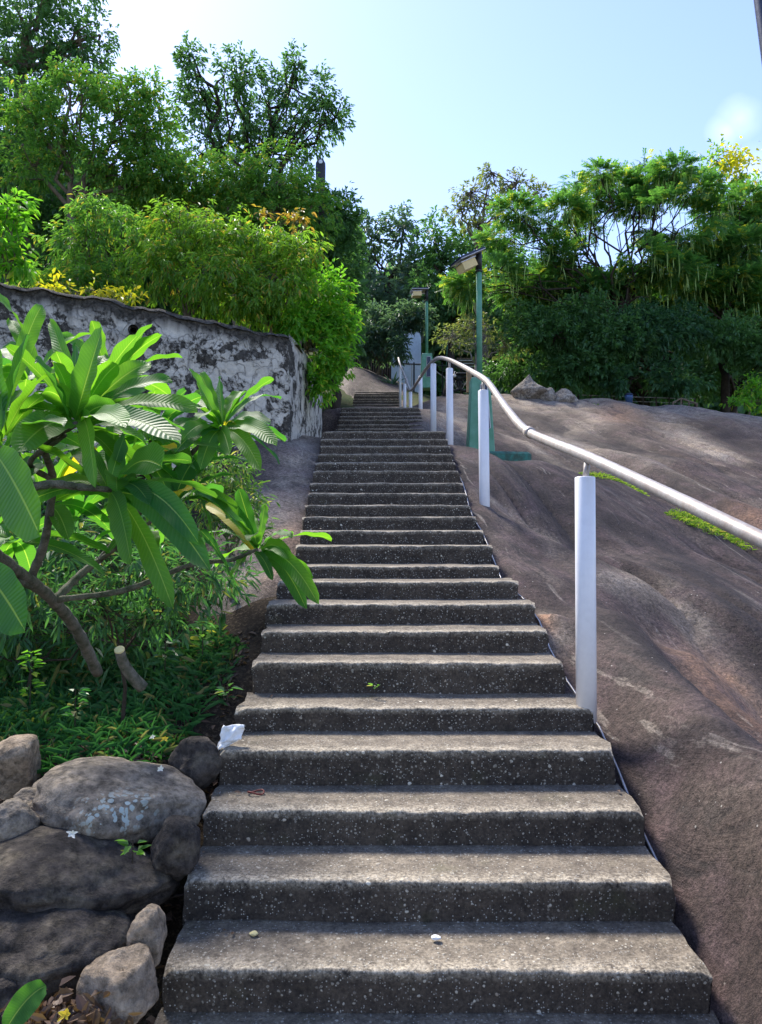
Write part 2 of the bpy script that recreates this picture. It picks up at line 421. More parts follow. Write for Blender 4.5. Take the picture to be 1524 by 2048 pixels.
M['cut_wood'] = simple('fresh_cut_wood', (0.70, 0.60, 0.30), 0.8, 0.2, 0, 0.2, 40)
M['dry'] = leafmat('dry_leaf', (0.07, 0.038, 0.028), (0.15, 0.095, 0.062), None, 0.15)
M['petal'] = leafmat('white_petal', (0.8, 0.8, 0.78), (0.8, 0.76, 0.7), None, 0.3, tcol=0.8)
M['yellow_petal'] = leafmat('yellow_petal', (0.8, 0.6, 0.05), (0.8, 0.55, 0.05), None, 0.3, tcol=0.8)
M['wood_tan'] = simple('tan_board', (0.42, 0.30, 0.20), 0.8)
M['blue_bin'] = simple('blue_plastic', (0.05, 0.10, 0.22), 0.5)
L = {}
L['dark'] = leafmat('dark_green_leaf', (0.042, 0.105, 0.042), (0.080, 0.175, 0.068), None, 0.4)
L['mid'] = leafmat('mid_green_leaf', (0.062, 0.155, 0.036), (0.125, 0.255, 0.055), (0.28, 0.26, 0.05), 0.48)
L['lime'] = leafmat('lime_leaf', (0.07, 0.20, 0.025), (0.14, 0.32, 0.035), (0.30, 0.34, 0.04), 0.5)
L['olive'] = leafmat('yellow_olive_leaf', (0.075, 0.175, 0.030), (0.165, 0.285, 0.04), (0.36, 0.25, 0.06), 0.48)
L['yellow'] = leafmat('yellow_leaf', (0.25, 0.30, 0.03), (0.50, 0.42, 0.03), (0.55, 0.42, 0.04), 0.45)
L['teal'] = leafmat('blue_green_leaf', (0.05, 0.095, 0.075), (0.09, 0.155, 0.12), None, 0.35)
L['dusty'] = leafmat('dusty_leaf', (0.10, 0.135, 0.06), (0.19, 0.23, 0.10), (0.25, 0.22, 0.12), 0.35)
L['feather'] = leafmat('feathery_leaf', (0.040, 0.115, 0.042), (0.090, 0.205, 0.055), (0.34, 0.34, 0.05), 0.45)
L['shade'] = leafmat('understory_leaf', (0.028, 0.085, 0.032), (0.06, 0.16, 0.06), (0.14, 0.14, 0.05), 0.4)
L['deep'] = leafmat('deep_blue_green_leaf', (0.024, 0.072, 0.038), (0.060, 0.145, 0.068), None, 0.35)
M['bare'] = simple('bare_grey_twig', (0.36, 0.33, 0.30), 0.9, 0.1, 0, 0.4, 6, 0.5)
L['pod'] = leafmat('green_pod', (0.16, 0.27, 0.07), (0.26, 0.36, 0.10), None, 0.2)
L['grass'] = leafmat('grass_blade', (0.018, 0.085, 0.028), (0.045, 0.15, 0.045), (0.18, 0.17, 0.08), 0.35)
L['grass_dry'] = leafmat('sunlit_grass_blade', (0.10, 0.20, 0.03), (0.22, 0.30, 0.05), (0.40, 0.33, 0.12), 0.4)
# plumeria leaf with midrib and veins drawn by UV
def plumeria_mat(name, a, b, tr):
    m = NM(name)
    uvn = m.n('SeparateXYZ'); m.l(m.co.outputs['UV'], uvn.inputs[0])
    u, vv = uvn.outputs[0], uvn.outputs[1]
    av = m.math('ABSOLUTE', m.math('SUBTRACT', vv, 0.5))
    mid = m.ramp(av, 0.030, 0.012, 0, .8)
    ph = m.math('SUBTRACT', m.math('MULTIPLY', u, 165.0), m.math('MULTIPLY', av, 26.0))
    w = m.math('SINE', ph); vein = m.ramp(w, 0.6, 1.0, 0, 0.30)
    edge = m.ramp(av, 0.47, 0.495, 0, 0.5)
    r = m.attr('var'); v = m.map()
    n = m.noise(v, 14, 5); base = m.mix(r, a, b)
    base = m.mix(m.ramp(n, 0.4, 0.7, 0, 0.35), base, a)
    base = m.mix(m.ramp(r, 0.975, 0.98, 0, 0.7), base, (0.45, 0.36, 0.04))
    sp_ = m.ramp(m.noise(v, 160, 2, 0.5), 0.72, 0.80, 0, 0.35); base = m.mix(sp_, base, (0.2, 0.24, 0.12))
    lite = m.mix(1.0, base, (1.7, 1.35, 1.7), 'MULTIPLY')
    col = m.mix(vein, base, lite); col = m.mix(mid, col, (0.20, 0.36, 0.10)); col = m.mix(edge, col, lite)
    bm = m.bump(m.math('SUBTRACT', m.math('MULTIPLY', w, -0.4), mid), 0.5, 0.002)
    p = m.pbsdf(col, 0.5, 0.28, bm, out=False)
    t = m.n('BsdfTranslucent'); m.l(m.mix(1.0, col, (3.0, 2.5, 0.8), 'MULTIPLY'), t.inputs[0])
    s = m.n('MixShader'); s.inputs[0].default_value = tr * 0.85
    m.l(p.outputs[0], s.inputs[1]); m.l(t.outputs[0], s.inputs[2]); m.l(s.outputs[0], m.out.inputs[0]); return m.m
M['plum'] = plumeria_mat('plumeria_leaf', (0.026, 0.125, 0.034), (0.080, 0.23, 0.022), 0.62)

# ------------------------------------------------------------------ stair survey: pixel row of each nosing, left, right
noses = [1940, 1762, 1622, 1500, 1415, 1325, 1262, 1208, 1163, 1132, 1091, 1061, 1033, 1009.5, 986, 965.5, 941, 924, 907, 891, 877, 862]
TR = 0.33
steps1 = []
Lx = [-.804, -.816, -.814, -.8175, -.79, -.77, -.77, -.79, -.763, -.72] + [-.715, -.711, -.726, -.73, -.74, -.745, -.75, -.75, -.754, -.76, -.775, -.788]
Rx = [1.196, 1.2, 1.19, 1.175, 1.164, 1.085, 1.068, 1.058, 1.0, .92] + [.913, .895, .878, .865, .862, .86, .858, .86, .858, .86, .86, .86]
for i, y in enumerate(noses):
    D = 2.76 + TR * i
    steps1.append((D, P(762, y, D)[2], Lx[i], Rx[i]))
low = []
z = -1.66
for k in range(7):
    low.insert(0, (2.43 - .33 * k, z - .16 * k, -.81, 1.2))
steps1 = low + steps1
zl = steps1[-1][1]                                   # landing level
D = 12.35; z = zl; steps2 = []
while D < 13.9:
    z += (P(762, 857, 14)[2] - zl) / 6 if D < 13.9 else 0
    steps2.append((D, z, -.84, .86)); D += TR
for y in (857, 848.6, 839, 831.8, 823.5, 814.8):
    steps2.append((D, P(762, y, D)[2], -.86, .85 + (D - 14) * -.01)); D += TR
z2, D2e = steps2[-1][1], steps2[-1][0]
steps3 = []
D = 24.8
for y in (808.5, 802, 797.5, 791, 787, 783.3):
    steps3.append((D, P(762, y, D)[2], -.97, .66)); D += TR
st_y = np.array([-3] + [s[0] for s in steps1] + [12.3] + [s[0] for s in steps2] + [18] + [s[0] for s in steps3] + [29])
st_z = np.array([-3.3] + [s[1] for s in steps1] + [zl] + [s[1] for s in steps2] + [z2 + .35] + [s[1] for s in steps3] + [6.4])
def stair_z(y): return np.interp(y, st_y, st_z)

# ------------------------------------------------------------------ ground surface by thin plate spline through surveyed points
class TPS:
    def __init__(s, pts, lam=1e-3):
        pts = np.array(pts, float); s.c = pts[:, :2]; n = len(pts)
        K = s.phi(np.linalg.norm(s.c[:, None] - s.c[None], axis=2)) + lam * np.eye(n)
        Pm = np.hstack([np.ones((n, 1)), s.c]); A = np.zeros((n + 3, n + 3)); A[:n, :n] = K; A[:n, n:] = Pm; A[n:, :n] = Pm.T
        s.w = np.linalg.solve(A, np.concatenate([pts[:, 2], np.zeros(3)]))
    def phi(s, r): return np.where(r > 1e-9, r * r * np.log(r + 1e-9), 0)
    def __call__(s, X, Y):
        sh = X.shape; q = np.stack([X.ravel(), Y.ravel()], 1); out = np.empty(len(q))
        for a in range(0, len(q), 20000):
            b = q[a:a + 20000]; r = np.linalg.norm(b[:, None] - s.c[None], axis=2)
            out[a:a + 20000] = s.phi(r) @ s.w[:-3] + s.w[-3] + b @ s.w[-2:]
        return out.reshape(sh)
rp = []
def rpt(*a):
    for (x, y, d) in a: rp.append(tuple(P(x, y, d)))
for d in np.arange(-2, 9.7, .66):
    xr = np.interp(d, [s[0] for s in steps1], Rx[:1] * 7 + Rx)
    rp.append((xr - .1, d, stair_z(d) - .26))
    if d > 5.3: rp.append((xr + .12, d, stair_z(d) - .17))
    rp.append((.1, d, stair_z(d) - .45))
for d in np.arange(10, 30, 1.5):
    rp.append((.98, d, stair_z(d) - (.14 if d < 13 else .03))); rp.append((.1, d, stair_z(d) - .12)); rp.append((-1.0, d, stair_z(d) - .03))
# hump beside the stairs (crest), its foot, and the channel behind it
for d in np.arange(.4, 5.4, .35):
    cz = np.interp(d, [.4, 1.5, 2.4, 3, 3.55, 3.9, 4.35, 4.8, 5.3], [-1.75, -1.3, -1.02, -.89, -.82, -.76, -.665, -.55, -.42]); sz_ = np.interp(d, [0, 3, 5, 5.5], [-2.75, -1.38, -.42, -.2]) - .22
    for xx, tt in ((1.32, .30), (1.46, .76), (1.62, 1.0)): rp.append((xx - .03 * (d > 4.3), d, sz_ + (cz - sz_) * tt))
    rp.append((1.80, d, cz - .12)); rp.append((1.95, d, cz - .34)); rp.append((2.15, d, cz - .36))
rp += [(1.75, -1, -2.2)]
rp += [(2.35, 3.0, -1.3), (2.4, 4.0, -1.3), (2.4, 4.8, -1.18), (2.1, 5.7, -.78), (2.4, 2.0, -1.5), (3.0, 2, -1.7), (3.0, 3.2, -1.45), (3, 0, -2.2), (5, 0, -2.3), (5, 3, -1.8), (9, 0, -2.5), (9, 4, -1.8)]
rpt((1500, 1440, 5.0), (1524, 1300, 6.0), (1420, 1270, 6.0), (1330, 1200, 6.3), (1230, 1170, 6.3), (1110, 1225, 5.2), (1080, 1120, 6.6), (1160, 1130, 6.7))
rpt((1200, 1080, 8.2), (1000, 1010, 7.9), (1060, 1050, 7.9), (1360, 1120, 8.0), (1524, 1150, 8.2), (1460, 1070, 9.8), (1524, 1075, 10.2), (1300, 1000, 10.8), (1180, 960, 11.5))
rpt((1100, 950, 12.2), (1000, 948, 12.2), (960, 930, 12.4), (1200, 905, 14.6), (1100, 890, 15.0), (1350, 930, 14), (1450, 980, 13), (1524, 960, 14.2), (1524, 900, 17), (1350, 870, 17.5), (1150, 840, 19), (1000, 850, 17.2), (930, 850, 16.0))
rpt((1050, 803, 21.5), (1150, 805, 21.5), (1250, 808, 21.5), (1350, 818, 21.0), (1450, 828, 20.5), (1530, 838, 20), (1000, 795, 22), (930, 785, 23), (1700, 850, 19), (1900, 900, 18))
rp += [(14, 12, .4), (16, 6, -1.5), (22, 12, -1), (24, 24, 2.8), (6, 26, 4.25), (10, 27, 4.0), (14, 27, 3.8), (3, 27, 4.9), (8, 40, 4.4), (20, 40, 3.2), (0, 36, 7.0), (0, 60, 8.5), (-30, 60, 22), (-14, 40, 12), (-60, 60, 20), (40, 60, 1), (60, 20, -6), (100, 100, -5), (0, 150, 5), (-100, 150, 15), (200, 300, -25), (-200, 300, -5), (0, 500, -25), (-300, 0, -30), (300, 0, -30), (0, -300, -40), (-12, -5, -3.5), (12, -8, -4), (0, -10, -5.5), (30, -5, -5)]
# left side
for d in np.arange(-2, 9.9, .66):
    xl = np.interp(d, [s[0] for s in steps1], Lx[:1] * 7 + Lx)
    rp.append((xl - .12, d, stair_z(d) - (.36 if d < 4.2 else .2 if d < 6.0 else .10)))
rpt((600, 905, 8.9), (575, 888, 9.25), (545, 950, 8.2), (520, 1000, 7.4), (545, 1060, 6.7), (560, 1150, 5.7), (500, 900, 8.8), (480, 1060, 6.6))
rpt((430, 1385, 4.5), (300, 1450, 4.2), (120, 1450, 4.2), (0, 1440, 4.2), (300, 1512, 3.85), (120, 1525, 3.8), (0, 1505, 3.9), (350, 1300, 5.2), (200, 1290, 5.4), (0, 1260, 5.6), (-300, 1250, 5.6), (-300, 1450, 4.2))
rpt((0, 1120, 6.6), (200, 1080, 7.2), (350, 1020, 7.8), (0, 1000, 7.3), (-300, 1000, 7))
rp += [(-1.2, 3.2, -1.7), (-2, 3.2, -1.75), (-3.5, 3.2, -1.8), (-1.2, 2.5, -2.0), (-2.2, 2.4, -2.1), (-4, 2.4, -2.2), (-3, 0, -2.7), (-7, 2, -2.4), (-8, 7, .3), (-5, 7, .55)]
rp += [(-6, 13.5, 2.5), (-3, 13.5, 2.6), (-1.7, 13.5, 2.6), (-9, 13, 2.6), (-10, 20, 5.5), (-5, 20, 4.6), (-3, 26, 6), (-14, 14, 4), (-20, 20, 7)]
GF = TPS(rp, 2e-3)
def flow_noise(X, Y):
    a = R(20); xr = X * math.cos(a) + Y * math.sin(a); yr = -X * math.sin(a) + Y * math.cos(a)
    p = np.stack([xr.ravel() * .85, yr.ravel() * .20, np.zeros(X.size)], 1)
    return fbm(p + .55 * fbm(p * 1.3, 2, 5)[:, None], 3, 11).reshape(X.shape)
def creases(X, Y):
    n = np.abs(flow_noise(X, Y)); q = np.stack([X.ravel(), Y.ravel(), 0 * X.ravel()], 1)
    lobes = np.sqrt(n + .004) * .42 - .15                       # rounded lobes between sharp water worn grooves
    return lobes + (fbm(q * .7, 3, 3) * .12 + fbm(q * 3.1, 4, 8) * .03).reshape(X.shape)
def ground(X, Y): return GF(X, Y)
def rock_h(X, Y):
    e = np.interp(Y.ravel(), [s[0] for s in steps1], Rx[:1] * 7 + Rx).reshape(X.shape)
    w = np.clip((X - e - .05) / .8, 0, 1) * np.clip((Y + 4) / 6, 0.3, 1) * np.interp(Y, [4.6, 6.5], [.22, 1])
    w = w * (1 - .9 * np.exp(-(((X - 1.9) / 1.0) ** 2 + ((Y - 13) / 1.3) ** 2)))
    return GF(X, Y) + creases(X, Y) * w * .85 - .42 * np.exp(-(((X - 2.2) / .75) ** 2 + ((Y - 12.4) / .9) ** 2))
def polydist(X, Y, pts):
    best = np.full(X.shape, 1e9)
    for (a, b) in zip(pts[:-1], pts[1:]):
        ab = b - a; t = np.clip(((X - a[0]) * ab[0] + (Y - a[1]) * ab[1]) / (ab @ ab), 0, 1)
        best = np.minimum(best, np.hypot(X - a[0] - t * ab[0], Y - a[1] - t * ab[1]))
    return best
def spaced(a, b, n, k, c):
    """n values from a to b, denser around c"""
    t = np.linspace(-1, 1, n); s = np.sinh(k * t) / math.sinh(k)
    return np.where(s < 0, c + s * (c - a), c + s * (b - c))
# granite slope right of the stairs
gx = np.concatenate([np.arange(.55, 3.4, .035), np.arange(3.4, 8, .07), np.arange(8, 24, .3)])
gy = np.concatenate([np.arange(-5, 1.4, .15), np.arange(1.4, 9, .04), np.arange(9, 22.6, .08)])
X, Y = np.meshgrid(gx, gy, indexing='ij')
Z = rock_h(X, Y)
pale = np.zeros(X.shape)
for pl_, wd, am in (([(1050, 803, 21.5), (1200, 806, 21.5), (1350, 816, 21), (1524, 834, 20)], 1.8, 1.0), ([(1330, 825, 20.5), (1350, 850, 18.5), (1380, 872, 17.5), (1440, 895, 16)], .55, 1.0),
        ([(1200, 830, 19.5), (1110, 870, 16), (1180, 890, 15), (1260, 900, 14.5)], .5, .8), ([(1230, 1165, 6.3), (1330, 1165, 6.5), (1420, 1250, 6.0), (1480, 1340, 5.4), (1524, 1440, 5)], .26, .8),
        ([(1000, 870, 15.5), (1070, 900, 14), (1150, 935, 12.5)], .16, .9), ([(980, 1000, 8), (1090, 1040, 8), (1180, 1100, 7.6)], .12, .7), ([(985, 960, 11), (1080, 990, 10.5)], .2, .6),
        ([(1090, 1200, 5.3), (1110, 1260, 5.0)], .12, .7), ([(1524, 1010, 12), (1440, 980, 12.5), (1300, 930, 13.5)], .3, .5), ([(900, 800, 21), (895, 860, 15), (905, 880, 13.5)], .5, .8)):
    pts = [P(*q)[:2] for q in pl_]
    pale = np.maximum(pale, am * np.exp(-(polydist(X, Y, pts) / wd) ** 2))
rust = np.zeros(X.shape)
for pl_, wd, am in (([(1430, 1330, 5.5), (1490, 1420, 5.0), (1550, 1500, 4.7)], .34, 1.0), ([(1085, 1205, 5.25), (1095, 1230, 5.1)], .07, .9), ([(1240, 815, 21), (1230, 850, 19)], .5, .6), ([(1480, 1040, 10.6), (1524, 1030, 11)], .5, .6)):
    rust = np.maximum(rust, am * np.exp(-(polydist(X, Y, [P(*q)[:2] for q in pl_]) / wd) ** 2))
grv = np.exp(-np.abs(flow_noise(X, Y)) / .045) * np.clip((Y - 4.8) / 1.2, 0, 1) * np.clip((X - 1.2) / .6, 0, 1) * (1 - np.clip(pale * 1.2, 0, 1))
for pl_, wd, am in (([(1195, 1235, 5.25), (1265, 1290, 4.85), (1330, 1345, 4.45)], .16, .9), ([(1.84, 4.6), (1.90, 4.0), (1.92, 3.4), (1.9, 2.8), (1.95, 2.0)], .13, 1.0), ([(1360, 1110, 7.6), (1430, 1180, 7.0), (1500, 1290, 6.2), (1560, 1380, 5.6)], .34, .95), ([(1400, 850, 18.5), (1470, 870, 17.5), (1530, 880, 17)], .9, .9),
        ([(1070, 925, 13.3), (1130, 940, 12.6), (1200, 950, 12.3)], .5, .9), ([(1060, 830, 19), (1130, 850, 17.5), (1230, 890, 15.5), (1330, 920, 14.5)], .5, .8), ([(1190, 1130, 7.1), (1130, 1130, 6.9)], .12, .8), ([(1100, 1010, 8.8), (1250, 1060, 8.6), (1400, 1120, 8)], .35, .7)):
    grv = np.maximum(grv, am * np.exp(-(polydist(X, Y, [P(*q)[:2] if len(q) > 2 else np.array(q) for q in pl_]) / wd) ** 2))  # water stains in grooves, plus shade painted into hollows and behind the hump
pale = np.maximum(pale, .15 * np.exp(-((X - 1.5) / .2) ** 2) * np.clip((5.6 - Y) / .8, 0, 1))  # lit crest of the hump painted in as a paler band
tag(mesh('granite_slope', np.stack([X, Y, Z], -1).reshape(-1, 3), gridfaces(len(gx), len(gy)), M['granite'], None, True, {'pale': pale.ravel(), 'rust': rust.ravel(), 'stain_shade': grv.ravel()}), kind='structure')
# left bank: soil, with a granite apron against the stairs further up
def strip(name, gx, gy, hf, mat, **at):
    X, Y = np.meshgrid(gx, gy, indexing='ij'); Z = hf(X, Y)
    return tag(mesh(name, np.stack([X, Y, Z], -1).reshape(-1, 3), gridfaces(len(gx), len(gy)), mat, None, True, {k: f(X, Y).ravel() for k, f in at.items()} or None), kind='structure')
def bank_h(X, Y):
    q = np.stack([X.ravel(), Y.ravel(), 0 * X.ravel()], 1)
    return GF(X, Y) + (fbm(q * 2, 4, 31) * .06).reshape(X.shape) - .05
strip('soil_bank', np.arange(-9, -.6, .07), np.arange(-3, 10.2, .07), bank_h, M['soil'])
def apron_h(X, Y):
    q = np.stack([X.ravel(), Y.ravel(), 0 * X.ravel()], 1)
    e = np.clip((X + 1.95 + .12 * (Y - 7)) / .45, 0, 1) * np.clip((Y - 5.1) / .6, 0, 1)
    return GF(X, Y) + (fbm(q * 1.6, 4, 41) * .07).reshape(X.shape) * np.clip((-.75 - X) / .3, 0, 1) - .3 * (1 - e) + .01
strip('granite_apron', np.arange(-2.6, -.58, .04), np.arange(4.9, 13.2, .05), apron_h, M['granite'], pale=lambda X, Y: np.clip(1 - np.abs(X + 1.0) / .4, 0, 1) * .85 + .15, rust=lambda X, Y: np.clip(1 - np.abs(X + .82) / .16, 0, 1) * np.clip(1 - np.abs(Y - 6.3) / 1.1, 0, 1))
# path between the flights and the rounded rock at the top
def path_h(X, Y):
    q = np.stack([X.ravel(), Y.ravel(), 0 * X.ravel()], 1)
    n = (fbm(q * 1.3, 4, 51) * .07).reshape(X.shape)
    base = np.interp(Y.ravel(), [12, 12.4, D2e, 18, 24.6, 26.7, 29, 31], [zl - .4, zl - .3, z2 - .03, z2 + .35, steps3[0][1] - .16, steps3[-1][1] - .03, 6.35, 6.9]).reshape(X.shape)
    dome = np.where(Y > 26.2, .75 * np.exp(-((X + 1.1) / 1.3) ** 2) * np.clip((Y - 26.2) / 2.2, 0, 1), 0)
    return base + n * np.clip(np.abs(Y - 20) / 3, .3, 1) + dome - .5 * np.clip((15.95 - Y) / .2, 0, 1) - .3 * np.clip((np.abs(X + .15) - 1.05) / .3, 0, 1)
strip('granite_path', np.arange(-1.6, 1.25, .06), np.arange(15.7, 31, .08), path_h, M['granite'], pale=lambda X, Y: .25 + 0 * X, rust=lambda X, Y: 0 * X)
# far ground reaching the horizon
gx = spaced(-900, 900, 181, 6.2, 0.0); gy = spaced(-900, 1500, 191, 6.4, 12.0)
def far_h(X, Y):
    r = np.hypot(X, Y - 12); z = GF(X, Y)
    near = ((X > -9.2) & (X < 23) & (Y > -5) & (Y < 22.6))
    z = z - np.where(near, .55, .06)
    t = np.clip((r - 150) / 500, 0, 1)
    return z * (1 - t) + (-30) * t
strip('hillside', gx, gy, far_h, M['hill'])

# ------------------------------------------------------------------ the staircase
def step_mesh(i, D, z, xl, xr, zprev, Dn, depth_below=.22, nx=110):
    r = .015
    prof = [(D + .015, zprev - depth_below, 0), (D + .004, zprev - .02, 0)]
    for t in np.linspace(0.12, .8, 7): prof.append((D + .002, zprev + (z - r - zprev) * t, 0))
    for a in np.linspace(0, 90, 6): prof.append((D + r - r * math.cos(R(a)), z - r + r * math.sin(R(a)), .5 + .5 * math.sin(R(a))))
    for t in (.05, .12, .2, .32, .45, .6, .75, .88, 1.0): prof.append((D + r + (Dn + .03 - D - r) * t, z + .012 * t, max(0, 1 - t * 4.5)))
    prof.append((Dn + .03, z - .3, 0))
    pr = np.array(prof); n = len(pr)
    xs = np.linspace(xl, xr, nx)
    Pn = np.zeros((nx, n, 3)); Pn[..., 0] = xs[:, None]; Pn[..., 1] = pr[None, :, 0]; Pn[..., 2] = pr[None, :, 1]
    q = Pn.reshape(-1, 3); s = 31 + i * 3
    amp = .006 if D < 4 else .012
    d1 = fbm(q * np.array((7, 7, 7)) + i, 4, s); d2 = fbm(q * np.array((2.2, 2, 2)) - i, 2, s + 9)
    nose = np.tile(np.exp(-((pr[:, 0] - D - .01) / .03) ** 2 - ((pr[:, 1] - z) / .03) ** 2), nx)
    q = q.copy()
    q[:, 2] += d1 * amp * .55 + d2 * .006 - nose * .007 * np.abs(fbm(q * 13 + 3 * i, 3, s + 2)) * 2
    q[:, 1] += d1 * amp * .8 + d2 * .008 + nose * .007 * (fbm(q * 17, 3, s + 5) + .2)
    endw = np.repeat(np.exp(-((xs - xl) / .03) ** 2) - np.exp(-((xs - xr) / .03) ** 2), n)
    q[:, 0] += endw * (.02 + .03 * fbm(q * 9, 3, s + 4)) + np.repeat((np.arange(nx) == nx - 1) * 0.0, n)
    q[:, 2] -= np.abs(endw) * nose * .02
    Fq = [gridfaces(nx, n)[:, ::-1]]
    wear = np.tile(pr[:, 2], nx)
    V = np.concatenate([q, q[:n], q[-n:]]); base = nx * n
    wear = np.concatenate([wear, np.zeros(2 * n)])
    return V, Fq + [(base + np.arange(n))[None, ::-1].astype(np.int32), (base + n + np.arange(n))[None].astype(np.int32)], wear
def flight(steps, loc, label, zfirst, Dlast, nm='concrete_staircase'):
    t = thing(nm, loc, label, 'staircase')
    for i, (D, z, xl, xr) in enumerate(steps):
        zp = steps[i - 1][1] if i else zfirst
        Dn = steps[i + 1][0] if i + 1 < len(steps) else Dlast
        nx = 140 if D < 6 else 80
        V, Fq, w = step_mesh(i, D, z, xl, xr, zp, Dn, nx=nx)
        mesh('step', V, Fq, M['concrete'], t, True, {'wear': w})
    return t
flight(steps1, (.2, 2.4, -1.7), 'long lower flight of dark pebbled concrete steps rising from the bottom of the photo', -3.0, 12.3)
flight(steps2, (0, 12.35, zl), 'narrower middle flight of dark concrete steps beyond the first landing', zl, D2e + .5)
flight(steps3, (-.1, 24.8, steps3[0][1]), 'small far flight of steps below the rounded rock at the top', steps3[0][1] - .15, 27.4)
# thin white conduit running down the right edge of the stairs
mb = MB(); pts = []
for D, z, xl, xr in steps1[3:-4]:
    pts.append((xr + .022 + .012 * math.sin(D * 5), D + .09, z - .125))
pts = np.array(pts); mb.tube(pts, .007, 6)
tag(mb.build('conduit', M['panel_edge'], None, True), 'thin pale conduit pipe running along the right edge of the lower steps', 'pipe')

# ------------------------------------------------------------------ handrail
def spline(pts, n=8):
    p = np.array(pts, float); p = np.vstack([2 * p[0] - p[1], p, 2 * p[-1] - p[-2]]); out = []
    for i in range(1, len(p) - 2):
        for t in np.linspace(0, 1, n, endpoint=False):
            a, b, c, d = p[i - 1], p[i], p[i + 1], p[i + 2]
            out.append(.5 * ((2 * b) + (-a + c) * t + (2 * a - 5 * b + 4 * c - d) * t * t + (-a + 3 * b - 3 * c + d) * t ** 3))
    out.append(p[-2]); return np.array(out)
rail = [(2.15, -.6, -1.35), (1.95, .8, -.75), tuple(P(1524, 1080, 2.75)), tuple(P(1340, 991, 3.35)), tuple(P(1175, 914, 4.14)), tuple(P(1110, 888, 4.7)), tuple(P(1062, 867, 5.3)), tuple(P(1040, 850, 5.65)), tuple(P(1020, 826, 6.2)), tuple(P(1000, 799, 6.8)),
        tuple(P(980, 770, 7.35)), tuple(P(965, 756, 7.7)), tuple(P(945, 744, 8.5)), tuple(P(922, 731, 9.8)), tuple(P(899, 720, 11.2)), tuple(P(880, 716, 12.4)), tuple(P(866, 722, 13.5)), tuple(P(852, 738, 14.8)), tuple(P(836, 762, 16.6)), tuple(P(822, 780, 18.6)), tuple(P(812, 758, 21)), tuple(P(800, 728, 24.5)), tuple(P(797, 716, 27))]
hr = thing('handrail', P(1172, 1413, 4.14), 'long bent steel pipe handrail on white plastic sleeved posts right of the stairs', 'handrail')
RL = spline(rail, 8)
mb = MB(); mb.tube(RL, .032, 14); mb.build('rail', M['steel'], hr, True)
mb = MB()
c0 = P(1062, 867, 5.3); c1_ = P(1056, 863, 5.37)
mb.tube([c0, c0 + (c1_ - c0) * 1.0], .040, 14); mb.build('collar', M['steel'], hr, True)
def rail_at(y): return np.array([np.interp(y, RL[:, 1], RL[:, k]) for k in range(3)])
for k, (xt, yt, xb, yb, D, r) in enumerate([(1170, 954, 1172.5, 1413, 4.14, .0555), (966.5, 781, 970, 1071, 7.65, .0535), (899, 737, 900, 896, 11.2, .053), (866.5, 728, 867, 863, 13.5, .053), (841, 752, 841.5, 823, 17.0, .045), (821, 784, 821, 818, 18.6, .043), (809.5, 768, 809.5, 816, 21.0, .045), (800.5, 735, 800.5, 802, 24.5, .042)]):
    top = P(xt, yt, D); bot = P(xb, yb, D); bot[2] -= .22
    if k == 0: bot[2] += .14
    mb = MB(); mb.tube([bot, bot + (top - bot) * .5, top - (0, 0, .004), top], [r, r, r, r - .004], 20, True)
    po = mb.build('post', M['pvc'], hr, True)
    for p in po.data.polygons:
        if len(p.vertices) > 4: p.use_smooth = False
    rt = rail_at(D)
    if rt[2] > top[2] + .02:
        mb = MB(); mb.tube([top - (0, 0, .03), (rt[0], D, rt[2] - .02)], .017 if k else .019, 8); mb.build('support_rod', M['steel'], po, True)
